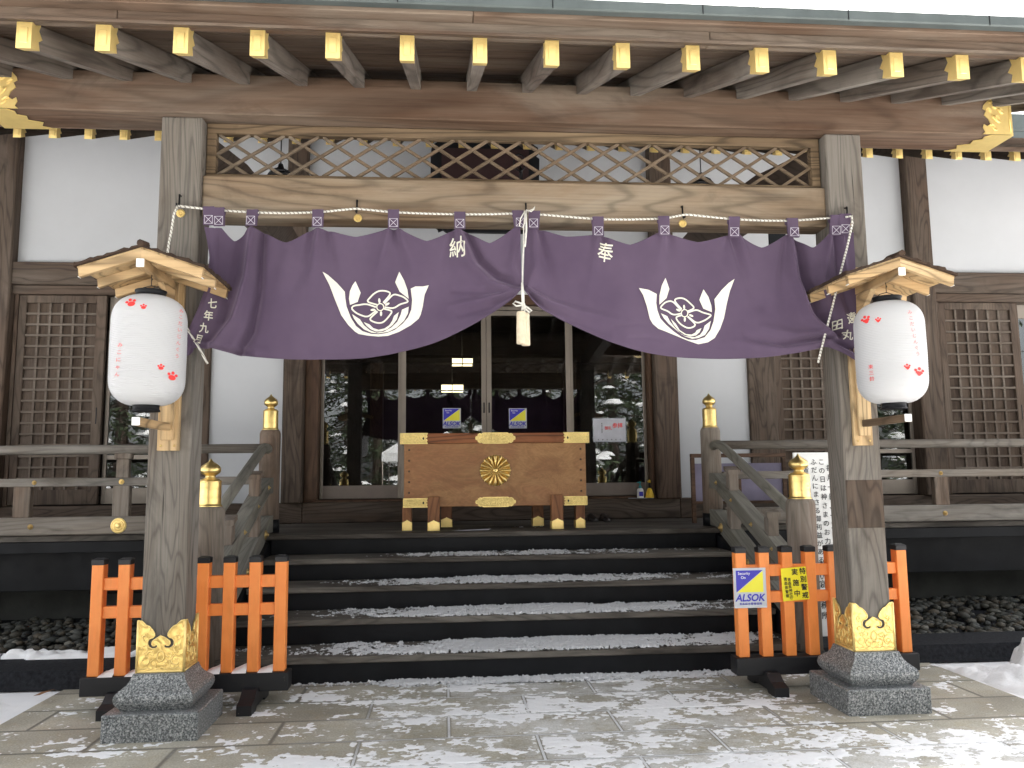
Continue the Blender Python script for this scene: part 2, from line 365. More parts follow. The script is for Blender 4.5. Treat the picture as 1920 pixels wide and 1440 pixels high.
# ------------------------------------------------------------------ mesh helpers
BASE = {}
class MB:
    def __init__(s): s.bm = bmesh.new()
    def box(s, x0, x1, y0, y1, z0, z1, bev=.004, seg=1):
        if x0 > x1: x0, x1 = x1, x0
        if y0 > y1: y0, y1 = y1, y0
        if z0 > z1: z0, z1 = z1, z0
        b = s.bm; r = bmesh.ops.create_cube(b, size=1)
        for v in r['verts']:
            v.co = Vector((x0+(v.co.x+.5)*(x1-x0), y0+(v.co.y+.5)*(y1-y0), z0+(v.co.z+.5)*(z1-z0)))
        if bev > 0:
            bev = min(bev, .45*min(x1-x0, y1-y0, z1-z0))
            ed = {e for v in r['verts'] for e in v.link_edges}
            bmesh.ops.bevel(b, geom=list(ed), offset=bev, segments=seg, affect='EDGES', profile=.5)
        return s
    def bar(s, p, q, w_, h, up=(0, 0, 1), bev=.003):
        p, q = Vector(p), Vector(q); d = (q-p); L = d.length; d.normalize(); up = Vector(up)
        sx = d.cross(up).normalized(); u = sx.cross(d)
        b = s.bm; r = bmesh.ops.create_cube(b, size=1); vs = r['verts']
        for v in vs: v.co = Vector((v.co.x*w_, (v.co.y+.5)*L, v.co.z*h))
        ed = {e for v in vs for e in v.link_edges}; fs = {f for v in vs for f in v.link_faces}
        if bev > 0:
            r2 = bmesh.ops.bevel(b, geom=list(ed), offset=min(bev, .4*min(w_, h)), segments=1, affect='EDGES')
            vs = list({v for f in r2['faces'] for v in f.verts})
        for v in vs: c = v.co.copy(); v.co = p + sx*c.x + d*c.y + u*c.z
        return s
    def tube(s, pts, r, seg=8, cap=True):
        pts = [Vector(p) for p in pts]; n = len(pts)
        rr = r if isinstance(r, (list, tuple)) else [r]*n
        rings = []; prev = None
        for i, p in enumerate(pts):
            d = (pts[min(i+1, n-1)]-pts[max(i-1, 0)]).normalized()
            if prev is None: prev = Vector((0, 0, 1)) if abs(d.z) < .9 else Vector((1, 0, 0))
            a = (prev - d*prev.dot(d)).normalized(); prev = a; c = d.cross(a)
            rings.append([s.bm.verts.new(p + (a*math.cos(2*PI*k/seg)+c*math.sin(2*PI*k/seg))*rr[i]) for k in range(seg)])
        for i in range(n-1):
            for k in range(seg):
                s.bm.faces.new((rings[i][k], rings[i][(k+1) % seg], rings[i+1][(k+1) % seg], rings[i+1][k])).smooth = True
        if cap:
            s.bm.faces.new(rings[0][::-1]); s.bm.faces.new(rings[-1])
        return s
    def lathe(s, prof, o=(0, 0, 0), seg=24, axis='Z', smooth=True):
        o = Vector(o); rings = []
        for r_, z in prof:
            ring = []
            for k in range(seg):
                a = 2*PI*k/seg; c, t = max(r_, 1e-4)*math.cos(a), max(r_, 1e-4)*math.sin(a)
                v = (c, t, z) if axis == 'Z' else ((c, z, t) if axis == 'Y' else (z, c, t))
                ring.append(s.bm.verts.new(o+Vector(v)))
            rings.append(ring)
        for i in range(len(rings)-1):
            for k in range(seg):
                f = s.bm.faces.new((rings[i][k], rings[i][(k+1) % seg], rings[i+1][(k+1) % seg], rings[i+1][k])); f.smooth = smooth
        s.bm.faces.new(rings[0][::-1]); s.bm.faces.new(rings[-1])
        return s
    def poly(s, pts3, off):                     # closed outline (3D, planar) extruded by off
        off = Vector(off); pts3 = [Vector(p) for p in pts3]
        tr = geometry.tessellate_polygon([pts3])
        a = [s.bm.verts.new(p) for p in pts3]; c = [s.bm.verts.new(p+off) for p in pts3]
        n = len(a)
        for t in tr:
            try:
                s.bm.faces.new([a[i] for i in t]); s.bm.faces.new([c[i] for i in t][::-1])
            except ValueError: pass
        for i in range(n):
            try: s.bm.faces.new((a[i], a[(i+1) % n], c[(i+1) % n], c[i]))
            except ValueError: pass
        return s
    def raw(s, verts, faces, smooth=False):
        vs = [s.bm.verts.new(v) for v in verts]
        for f in faces:
            try: s.bm.faces.new([vs[i] for i in f]).smooth = smooth
            except ValueError: pass
        return s
    def ribbon(s, pts, wd, n, closed=False):    # flat stroke of width wd lying across normal n
        pts = [Vector(p) for p in pts]; n = Vector(n); N = len(pts); L = []
        for i in range(N):
            if closed: d = pts[(i+1) % N]-pts[i-1]
            else: d = pts[min(i+1, N-1)]-pts[max(i-1, 0)]
            if d.length < 1e-9: d = Vector((1, 0, 0))
            t = d.normalized().cross(n).normalized()*wd/2
            L.append((s.bm.verts.new(pts[i]+t), s.bm.verts.new(pts[i]-t)))
        for i in range(N if closed else N-1):
            a, b = L[i], L[(i+1) % N]; s.bm.faces.new((a[0], b[0], b[1], a[1]))
        return s
    def build(s, name, mat, parent=None, recalc=True):
        if recalc: bmesh.ops.recalc_face_normals(s.bm, faces=s.bm.faces[:])
        me = bpy.data.meshes.new(name)
        b = BASE.get(parent.name, Vector()) if parent else Vector()
        if b.length: bmesh.ops.translate(s.bm, verts=s.bm.verts[:], vec=-b)
        s.bm.to_mesh(me); s.bm.free(); me.materials.append(mat)
        o = bpy.data.objects.new(name, me); COL.objects.link(o)
        if parent: o.parent = parent; BASE[o.name] = b
        return o
def tag(o, label=None, cat=None, group=None, kind=None):
    for k, v in (('label', label), ('category', cat), ('group', group), ('kind', kind)):
        if v: o[k] = v
    return o
def thing(name, label, cat, loc=(0, 0, 0), group=None):
    o = bpy.data.objects.new(name, None); COL.objects.link(o); o.location = loc; o.empty_display_size = .1
    BASE[o.name] = Vector(loc); return tag(o, label, cat, group)
def kids(o): return [c for c in COL.objects if c.parent == o]
def copy_tree(o, parent=None, loc=None, label=None):
    ch = kids(o); c = o.copy(); COL.objects.link(c); c.parent = parent
    BASE[c.name] = BASE.get(o.name, Vector())
    if loc is not None: c.location = loc
    if label: c['label'] = label
    for k in ch: copy_tree(k, c)
    return c
def single(mb, name, mat, label, cat, kind=None, group=None, base=None):   # a top-level thing that is one mesh
    o = mb.build(name, mat)
    if base is not None:
        o.data.transform(Matrix.Translation(-Vector(base))); o.location = base
    return tag(o, label, cat, group, kind)
_tc = {}
def glyph(ch, bold=0.0, reso=3):
    k = (ch, bold)
    if k not in _tc:
        cu = bpy.data.curves.new('glyph', 'FONT'); cu.body = ch; cu.size = 1; cu.resolution_u = reso; cu.offset = bold
        cu.align_x = 'CENTER'
        ob = bpy.data.objects.new('glyph', cu); COL.objects.link(ob)
        dg = bpy.context.evaluated_depsgraph_get(); me = bpy.data.meshes.new_from_object(ob.evaluated_get(dg))
        _tc[k] = ([v.co.copy() for v in me.vertices], [tuple(p.vertices) for p in me.polygons])
        bpy.data.objects.remove(ob); bpy.data.curves.remove(cu); bpy.data.meshes.remove(me)
    return _tc[k]
def put(mb, ch, f, size, u, v, bold=0.0, shear=0.0, sx=1.0, rot=0.0):         # f maps local (u, v) to 3D; glyph centred on (u, v)
    vs, fs = glyph(ch)
    if not vs: return
    x0 = min(a.x for a in vs); x1 = max(a.x for a in vs); y0 = min(a.y for a in vs); y1 = max(a.y for a in vs)
    cx, cy = (x0+x1)/2, (y0+y1)/2
    if len(ch) == 1 and ord(ch) > 0x3000: cx = 0; cy = .37
    q = bold*.62
    sh = [(0, 0)] if bold <= 0 else [(0, 0), (q, 0), (-q, 0), (0, q), (0, -q), (q*.7, q*.7), (-q*.7, -q*.7), (q*.7, -q*.7), (-q*.7, q*.7)]
    for k, (ox, oy) in enumerate(sh):            # strokes thickened by shifted layers a hair apart
        out = []
        for a in vs:
            x, y = (a.x-cx+ox)*size*sx, (a.y-cy+oy)*size; x += shear*y
            c, t = math.cos(rot), math.sin(rot)
            P = Vector(f(u+x*c-y*t, v+x*t+y*c)); P.y -= .00012*k; out.append(P)
        mb.raw(out, fs)
def column(mb, txt, f, size, u, v, step, bold=0.0, du=0.0, **kw):
    for i, ch in enumerate(txt): put(mb, ch, f, size, u+du*i, v-step*i, bold, **kw)
def lerp(tab, x):
    if x <= tab[0][0]: return tab[0][1]
    for (a, b), (c, d) in zip(tab, tab[1:]):
        if x <= c: return b+(d-b)*(x-a)/(c-a) if c > a else d
    return tab[-1][1]
def smooth_tab(tab, x):                 # catmull-rom through the table
    n = len(tab)
    if x <= tab[0][0]: return tab[0][1]
    if x >= tab[-1][0]: return tab[-1][1]
    for i in range(n-1):
        if x <= tab[i+1][0]:
            x0, y0 = tab[max(i-1, 0)]; x1, y1 = tab[i]; x2, y2 = tab[i+1]; x3, y3 = tab[min(i+2, n-1)]
            h = x2-x1; t = (x-x1)/h
            m1 = (y2-y0)/(x2-x0)*h if x2 > x0 else 0; m2 = (y3-y1)/(x3-x1)*h if x3 > x1 else 0
            return (2*t**3-3*t*t+1)*y1+(t**3-2*t*t+t)*m1+(-2*t**3+3*t*t)*y2+(t**3-t*t)*m2
def fbm(x, y, z=0, o=4): return noise.fractal(Vector((x, y, z)), .9, 2.1, o)

# ================================================================== SETTING
def ground():
    m = MB()
    m.raw([(-300, -300, -.012), (300, -300, -.012), (300, 300, -.012), (-300, 300, -.012)], [(0, 1, 2, 3)])
    tag(m.build('snowy_ground', W['snow']), kind='structure')
    m = MB(); m.box(-2.95, 2.95, -9, 1.2, -.1, 0, .006)
    tag(m.build('stone_path', W['paving']), kind='structure')
ground()
def snow_bank(name, x0, x1, y0, y1, hf, label, st=.022):
    nx, ny = int((x1-x0)/st), int((y1-y0)/st); vs = []; hs = []
    for j in range(ny+1):
        for i in range(nx+1):
            x, y = x0+(x1-x0)*i/nx, y0+(y1-y0)*j/ny
            h = hf(x, y); hs.append(h); vs.append((x, y, max(h, -.02)))
    fs = []
    for j in range(ny):
        for i in range(nx):
            q = (j*(nx+1)+i, j*(nx+1)+i+1, (j+1)*(nx+1)+i+1, (j+1)*(nx+1)+i)
            if max(hs[k] for k in q) > -.01: fs.append(q)
    used = sorted({k for f in fs for k in f}); mp = {k: i for i, k in enumerate(used)}
    m = MB(); m.raw([vs[k] for k in used], [tuple(mp[k] for k in f) for f in fs], True)
    return single(m, name, W['snow'], label, 'snow', 'stuff')
def lump(x, y, s): return fbm(x*s, y*s, 3.1, 5)
def hR(x, y):
    e = smooth_tab([(-4, 3.2), (-1, 3.12), (.2, 3.0), (.6, 2.97), (1.2, 2.86)], y)
    lim = smooth_tab([(2.8, 1.14), (3.0, 1.0), (3.22, .78), (3.35, .72), (3.45, .88), (3.7, .98), (4.2, 1.06), (8, 1.02)], x)
    t = min(max(0, (x-e-.03*lump(x, y, 5))/.5), 1); t2 = min(max(0, (lim-y)/.16), 1)
    return min(t, 1)**.7*(t2**.6)*(.11+.12*min(1, max(0, x-3.0))+.12*lump(x, y, 3.4)+.08*lump(x, y, 6)+.04*lump(x, y, 17)) - .014 + (.0 if t > 0 else -.05)
snow_bank('snow_bank', 2.7, 7, -2.5, 1.15, hR, 'lumpy heap of snow along the right edge of the stone paving')
def hL(x, y):
    e = smooth_tab([(-4, -3.1), (-.5, -3.0), (.3, -3.0), (.75, -2.93), (1.1, -2.9)], y) - .1
    lim = smooth_tab([(-8, 1.0), (-3.6, .98), (-3.3, .88), (-3.1, .72), (-2.9, .68)], x)
    t = min(max(0, (e+.06*lump(x, y, 5)-x)/.5), 1); t2 = min(max(0, (lim-y)/.25), 1)
    return t**.7*(t2**.7)*(.05+.04*min(1, max(0, -3.0-x))+.02*lump(x, y, 2.5)+.008*lump(x, y, 9)) - .014 + (0 if t > 0 else -.05)
snow_bank('snow_bank', -7, -2.75, -2.5, 1.12, hL, 'smooth drift of snow beside the left edge of the stone paving')
def paving_snow():
    x0, x1, y0, y1, st = -2.9, 2.9, -1.35, .93, .0072
    nx, ny = int((x1-x0)/st), int((y1-y0)/st); zs = []; vs = []
    for j in range(ny+1):
        y = y0+(y1-y0)*j/ny
        for i in range(nx+1):
            x = x0+(x1-x0)*i/nx
            cen = max(0, 1-abs(x-.15)/1.75); fr = max(0, min(1, -.05-y)); front = min(1, fr*1.5)*max(0, min(1, (x+2.5)*.6))
            d = max(cen**.55*.62, front*.70, .20)
            b = -.43+.78*d
            row = math.floor((y-.52)/.385); dy = (y-.52)-row*.385; dy = min(dy, .385-dy); o_ = 0 if row % 2 else -.456
            dx = (x-o_) % .912; dx = min(dx, .912-dx); b -= .55*max(0, 1-min(dx, dy)/.016)
            h = .50*fbm(x*1.7, y*2.4, 11, 3)+b
            if h > -.75: h += .52*fbm(x*6.2, y*9, 12, 4)
            if h > -.45: h += .40*fbm(x*26, y*33, 13, 4)
            z = max(-.005, min(.0045, h*.012)); z += .0016*noise.noise(Vector((x*150, y*150, 1))) if z > -.001 else 0
            zs.append(z); vs.append((x, y, z))
    fs = []
    for j in range(ny):
        for i in range(nx):
            q = (j*(nx+1)+i, j*(nx+1)+i+1, (j+1)*(nx+1)+i+1, (j+1)*(nx+1)+i)
            if max(zs[k] for k in q) > 0: fs.append(q)
    used = sorted({k for f in fs for k in f}); mp = {k: i for i, k in enumerate(used)}
    me = bpy.data.meshes.new('frozen_snow'); me.from_pydata([vs[k] for k in used], [], [tuple(mp[k] for k in f) for f in fs]); me.materials.append(W['snow'])
    me.polygons.foreach_set('use_smooth', [True]*len(me.polygons))
    o = bpy.data.objects.new('frozen_snow', me); COL.objects.link(o); tag(o, 'thin broken crust of snow spread over the stone paving before the stairs', 'snow', None, 'stuff')
paving_snow()
# black edging stones and gravel beds
for sx, lab in ((-1, 'long black edging stone in front of the gravel, left of the stairs'), (1, 'long black edging stone in front of the gravel, right of the stairs')):
    m = MB()
    m.poly([(sx*2.14, 1.02, 0), (sx*2.14, 1.06, .115), (sx*2.14, 1.40, .125), (sx*2.14, 1.42, 0)], (sx*7, 0, 0))
    single(m, 'edging_stone', W['blackfab'], lab, 'edging stone')
    m = MB(); rnd = random.Random(5+sx)
    ico = bmesh.new(); bmesh.ops.create_icosphere(ico, subdivisions=1, radius=1)
    iv = [v.co.copy() for v in ico.verts]; ifc = [tuple(v.index for v in f.verts) for f in ico.faces]; ico.free()
    nx = 56
    for layer in range(1):
        for i in range(nx*26):
            x = sx*(2.25+rnd.random()**1.0*4.4); y = 1.43+rnd.random()*2.1
            if abs(x) > 5.5 and rnd.random() < .4: continue
            r_ = rnd.uniform(.028, .052); M3 = Matrix.Rotation(rnd.uniform(0, PI), 3, 'Z')
            s_ = Vector((r_*rnd.uniform(1, 1.5), r_*rnd.uniform(.8, 1.1), r_*rnd.uniform(.5, .75)))
            zc = .035+rnd.uniform(-.008, .03)
            m.raw([M3 @ Vector((v.x*s_.x, v.y*s_.y, v.z*s_.z)) + Vector((x, y, zc)) for v in iv], ifc, True)
    single(m, 'gravel', W['pebble'], 'bed of river pebbles darkened for the shade under the veranda on the '+('left' if sx < 0 else 'right'), 'gravel', 'stuff')
m = MB()
m.raw([(-9, 1.41, .02), (9, 1.41, .02), (9, 3.9, .02), (-9, 3.9, .02)], [(0, 1, 2, 3)])
tag(m.build('soil', W['blackfab']), kind='structure')
# snow strewn on the pebbles and edging stone at left
def hG(x, y):
    n = fbm(x*2.3, y*5, 5, 5) + .25*fbm(x*9, y*12, 2, 3)
    e = 1-abs((y-1.47)/.12)
    return .124 + .16*min(.35, n-.05)*max(0, e)**.5 if (n > .05 and e > 0) else -.05
snow_bank('snow_on_gravel', -5.2, -2.2, 1.2, 1.62, hG, 'strip of snow lying on the pebbles behind the left edging stone', .018)
m = MB(); P = at(85, 1288, .72); P.z = .045
m.raw([(P.x-.06, P.y-.02, P.z), (P.x-.01, P.y-.045, P.z+.01), (P.x+.06, P.y+.0, P.z+.035), (P.x+.02, P.y+.03, P.z+.02), (P.x-.03, P.y+.02, P.z+.012)],
      [(0, 1, 4), (1, 2, 3), (1, 3, 4)])
single(m, 'fallen_leaf', W['leaf'], 'dry brown leaf lying on the snow left of the orange fence', 'leaf')

# ================================================================== HALL
H = .861
hall = thing('shrine_hall', 'wooden shrine hall with white plaster walls, glass doors and lattice doors behind the porch', 'shrine hall', (0, 4.5, 0))
YW = 4.5
def hp(name, mat, boxes, parent=hall, bev=.006):
    m = MB()
    for b in boxes: m.box(*b, bev)
    return m.build(name, mat, parent)
# plaster panels
for x0, x1, z0, z1 in ((-5.2, -2.26, 3.75, 5.5), (-8.5, -5.4, 3.75, 5.5), (-2.04, 1.93, 3.45, 5.5), (2.19, 5.12, 3.75, 5.5), (5.42, 9, 3.75, 5.5),
                       (-3.07, -2.26, 1.09, 3.75), (2.2, 3.07, 1.09, 3.75)):
    hp('plaster_wall', W['plaster'], [(x0, x1, YW, YW+.12, z0, z1)], bev=0)
# posts
for x0, x1, z1 in ((-5.42, -5.2, 5.4), (-2.26, -2.035, 5.4), (1.93, 2.2, 5.4), (5.12, 5.4, 5.4)):
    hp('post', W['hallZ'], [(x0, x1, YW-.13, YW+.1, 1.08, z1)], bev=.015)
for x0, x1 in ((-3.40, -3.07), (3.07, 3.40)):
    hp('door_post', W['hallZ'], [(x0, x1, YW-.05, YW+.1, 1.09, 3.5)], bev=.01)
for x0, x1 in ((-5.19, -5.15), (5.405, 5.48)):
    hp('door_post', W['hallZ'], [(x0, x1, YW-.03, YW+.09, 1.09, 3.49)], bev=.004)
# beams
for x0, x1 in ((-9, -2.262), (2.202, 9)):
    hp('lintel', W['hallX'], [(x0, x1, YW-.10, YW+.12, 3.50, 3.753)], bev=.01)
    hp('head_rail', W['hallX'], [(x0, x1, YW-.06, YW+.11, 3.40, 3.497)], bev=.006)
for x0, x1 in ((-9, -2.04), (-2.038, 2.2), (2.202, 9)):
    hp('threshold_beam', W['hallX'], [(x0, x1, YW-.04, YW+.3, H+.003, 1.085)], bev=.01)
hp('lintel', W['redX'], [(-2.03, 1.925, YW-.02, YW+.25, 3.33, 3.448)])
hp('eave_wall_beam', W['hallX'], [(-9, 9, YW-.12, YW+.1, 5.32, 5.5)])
# central doorway: jambs, sill, glass doors
for x0, x1 in ((-2.03, -1.885), (1.885, 1.925)):
    hp('jamb', W['red'], [(x0, x1, YW-.02, YW+.22, 1.115, 3.33)])
hp('sill', W['redX'], [(-2.03, 1.925, YW-.03, YW+.28, 1.087, 1.113)])
def glass_door(x0, x1, y, stl, label=None):
    p = MB(); s = .035
    p.box(x0, x0+(.055 if stl & 1 else s), y, y+.03, 1.118, 3.28); p.box(x1-(.055 if stl & 2 else s), x1, y, y+.03, 1.118, 3.28)
    p.box(x0+s, x1-s, y+.002, y+.028, 3.22, 3.277)
    fr = p.build('glass_door', W['alu'], hall)
    MB().box(x0+.03, x1-.03, y+.004, y+.026, 1.12, 1.268, .003).build('kick_panel', W['kick'], fr)
    MB().box(x0+.03, x1-.03, y+.012, y+.018, 1.27, 3.222, 0).build('pane', W['glass'], fr)
    return fr
d1 = glass_door(-1.88, -.955, 4.62, 2); d2 = glass_door(-.975, .0, 4.58, 3); d3 = glass_door(.005, .985, 4.58, 3); d4 = glass_door(.965, 1.88, 4.62, 1)
for x, par in ((-.028, d2), (.032, d3)):
    MB().box(x-.008, x+.008, 4.572, 4.579, 2.08, 2.2, .003).build('handle', W['iron'], par)
hp('door_head', W['alu'], [(-1.88, 1.88, 4.56, 4.66, 3.281, 3.328)])
# transom glass and dark room
hp('transom_board', W['hallX'], [(-2.03, 1.925, 4.6, 4.62, 3.2, 3.32)])
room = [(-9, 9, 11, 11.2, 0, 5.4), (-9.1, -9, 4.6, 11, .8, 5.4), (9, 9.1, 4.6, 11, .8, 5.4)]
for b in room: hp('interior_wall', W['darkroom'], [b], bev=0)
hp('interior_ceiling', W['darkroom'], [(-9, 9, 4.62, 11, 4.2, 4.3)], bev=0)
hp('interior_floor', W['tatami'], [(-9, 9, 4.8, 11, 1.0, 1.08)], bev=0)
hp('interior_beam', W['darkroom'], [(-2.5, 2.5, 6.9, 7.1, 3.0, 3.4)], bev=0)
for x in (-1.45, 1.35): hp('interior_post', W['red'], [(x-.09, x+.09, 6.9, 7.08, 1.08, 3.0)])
# lattice doors
def lattice_door(x0, x1, y, z0=1.10, z1=3.395, nx=6):
    st = .105; fr = MB()
    fr.box(x0, x0+st*.75, y, y+.045, z0, z1); fr.box(x1-st, x1, y, y+.045, z0, z1)
    fr.box(x0+st*.75, x1-st, y+.001, y+.044, z1-.085, z1); fr.box(x0+st*.75, x1-st, y+.001, y+.044, z0, z0+.16)
    f = fr.build('lattice_door', W['door'], hall)
    a0, a1, b0, b1 = x0+st*.75, x1-st, z0+.16, z1-.085
    MB().box(a0, a1, y+.034, y+.040, b0, b1, 0).build('panel', W['doorpanel'], f)
    g = MB(); cw = (a1-a0)/nx; nz = round((b1-b0)/(cw*.98))
    for i in range(1, nx): g.box(a0+cw*i-.012, a0+cw*i+.012, y+.010, y+.033, b0, b1, .002)
    for j in range(1, nz): z = b0+(b1-b0)*j/nz; g.box(a0, a1, y+.004, y+.033, z-.012, z+.012, .002)
    g.build('lattice', W['muntin'], f)
    MB().box(x1-.058, x1-.046, y-.003, y+.003, (z0+z1)/2-.28, (z0+z1)/2-.1, .002).build('handle', W['iron'], f)
    return f
lattice_door(-5.145, -4.22, YW-.02)
lattice_door(3.405, 4.33, YW-.02)
lattice_door(5.485, 6.50, YW-.02)
lattice_door(-6.6, -5.5, YW-.02)
hp('plaster_wall', W['plaster'], [(7.4, 9, YW, YW+.12, 1.09, 3.4)], bev=0)
for x0, x1 in ((-4.215, -3.405), (4.335, 5.115), (6.505, 7.39)):
    p = MB(); p.box(x0, x0+.04, 4.56, 4.6, 1.1, 3.395); p.box(x1-.04, x1, 4.56, 4.6, 1.1, 3.395)
    p.box(x0+.04, x1-.04, 4.561, 4.599, 1.58, 1.63); p.box(x0+.04, x1-.04, 4.561, 4.599, 3.22, 3.395)
    f = p.build('side_glass_door', W['alu'], hall)
    MB().box(x0+.04, x1-.04, 4.575, 4.582, 1.27, 3.22, 0).build('pane', W['glass'], f)
    MB().box(x0+.04, x1-.04, 4.565, 4.59, 1.1, 1.268, .002).build('kick_panel', W['alu'], f)
# foundation under the floor, with a vent
hp('foundation_wall', W['concrete'], [(-9, 9, 3.75, 3.95, 0, H-.1)], bev=0)
for x0, x1 in ((-3.95, -2.6), (3.0, 4.1)):
    v = hp('foundation_vent', W['black'], [(x0, x1, 3.735, 3.76, .25, .52)])
    m = MB()
    for k in range(6): m.box(x0+.03, x1-.03, 3.722, 3.734, .275+k*.04, .292+k*.04, .002)
    m.build('louvre', W['iron'], v)
# main roof: slab, eave boards, gutter, rafters with gilt caps
def slope_slab(y0, z0, y1, z1, x0, x1, th):
    m = MB(); m.poly([(x0, y0, z0), (x0, y1, z1), (x0, y1, z1+th), (x0, y0, z0+th)], (x1-x0, 0, 0)); return m
SL = .50
MY0, MZ0 = 2.70, 4.545          # eave tip, top of the rafters
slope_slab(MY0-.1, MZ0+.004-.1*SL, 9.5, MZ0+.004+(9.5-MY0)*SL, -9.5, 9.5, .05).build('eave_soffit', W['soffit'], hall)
slope_slab(MY0-.28, MZ0+.12-.2*SL, 9.5, MZ0+.12+(9.5-MY0)*SL, -9.6, 9.6, .16).build('roof', W['copper'], hall)
MB().poly([(-9.6, 9.51, MZ0+.1+(9.5-MY0)*SL), (-9.6, 9.51, MZ0+.3+(9.5-MY0)*SL), (-9.6, 15, 3.5), (-9.6, 15, 3.2)], (19.2, 0, 0)).build('roof', W['copper'], hall)
hp('eave_fascia', W['hallX'], [(-9.5, 9.5, MY0-.06, MY0, MZ0+.01, MZ0+.075)])
hp('eave_fascia', W['hallX'], [(-9.55, 9.55, MY0-.20, MY0-.062, MZ0+.045, MZ0+.125)])
hp('eave_gutter', W['copper'], [(-9.6, 9.6, MY0-.30, MY0-.202, MZ0+.085, MZ0+.26)], bev=.01)
def rafter(name, x, y0, ztop0, y1, slope, w_, h_, mat, parent, cap=.075, clip=True):
    f = lambda y: ztop0+(y-y0)*slope
    c = math.cos(math.atan(slope)); hh = h_/c
    m = MB(); m.poly([(x-w_/2, y0+.004, f(y0)-hh), (x-w_/2, y1, f(y1)-hh), (x-w_/2, y1, f(y1)), (x-w_/2, y0+.004, f(y0))], (w_, 0, 0))
    o = m.build(name, mat, parent); g = MB(); e = .003
    yb = y0+cap
    # gilt sleeve with a raised panel on its end and a notched rear edge
    g.poly([(x-w_/2-e, y0, f(y0)-hh-e), (x-w_/2-e, yb, f(yb)-hh-e), (x-w_/2-e, yb-.012, f(yb)-hh*.72), (x-w_/2-e, yb+.018, f(yb)-hh*.5), (x-w_/2-e, yb-.012, f(yb)-hh*.28), (x-w_/2-e, yb, f(yb)+e), (x-w_/2-e, y0, f(y0)+e)], (w_+2*e, 0, 0))
    z0, z1 = f(y0)-hh, f(y0)
    g.box(x-w_*.30, x+w_*.30, y0-.005, y0+.002, z0+hh*.18, z1-hh*.18, .003)
    gc = g.build('gold_cap', W['gold'], o)
    return o
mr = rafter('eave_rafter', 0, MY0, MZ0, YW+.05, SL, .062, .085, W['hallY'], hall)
bpy.context.view_layer.update()
for k in range(-20, 25):
    if k == 0: continue
    c = copy_tree(mr, hall, (k*.31, 0, 0))
mr.location = (0.0, 0, 0)

# ================================================================== VERANDA
ver = thing('veranda', 'black-edged wooden veranda floor running along the front of the hall', 'veranda', (0, 3, 0))
for x0, x1 in ((-9, -2.16), (2.16, 9)):
    MB().box(x0, x1, 3.0, YW-.05, H-.05, H, .004).build('floor', W['tread'], ver)
    MB().box(x0, x1, 2.985, 3.08, .71, H-.052, .004).build('edge_beam', W['black'], ver)
    MB().box(x0, x1, 3.20, 3.30, .355, .708, .004).build('lower_beam', W['black'], ver)
m = MB()
for k in range(15): m.box(-2.155, 2.155, 2.80+k*.118, 2.80+k*.118+.115, H-.045, H+(.0005 if k % 2 else 0), .002)
m.build('floor', W['tread'], ver)
MB().box(-2.155, 2.155, 4.0, 4.04, 0, H-.05, 0).build('back_board', W['black'], ver)

# ================================================================== STAIRS
st = thing('front_stairs', 'five wide wooden steps with black risers leading up to the offering box', 'stairs', (0, .96, 0))
RUN, Y0 = .42, .96
SXW = 1.985
for i in range(1, 6):
    z = i*H/5; y = Y0+(i-1)*RUN
    if i < 5: MB().box(-SXW, SXW, y-.022, y+RUN+.01, z-.042, z, .005).build('tread', W['tread'], st)
    else: MB().box(-2.155, 2.155, y-.022, 2.798, z-.042, z, .005).build('tread', W['tread'], st)
    MB().box(-SXW+.002, SXW-.002, y, y+.03, z-H/5+(.001 if i > 1 else 0), z-.043, .002).build('riser', W['black'], st)
for s in (-1, 1):
    m = MB(); x = s*2.0
    pts = [(x, Y0-.06, 0)]
    for i in range(1, 6): pts += [(x, Y0-.06+(i-1)*RUN, i*H/5+.03 if i < 5 else H-.004), (x, Y0-.06+i*RUN, i*H/5+.03 if i < 5 else H-.004)]
    m.poly([(x, Y0-.05, 0), (x, Y0-.05, .14), (x, 2.62, .80), (x, 3.0, .80), (x, 3.0, 0)], (s*.05, 0, 0)); m.build('side_board', W['black'], st)
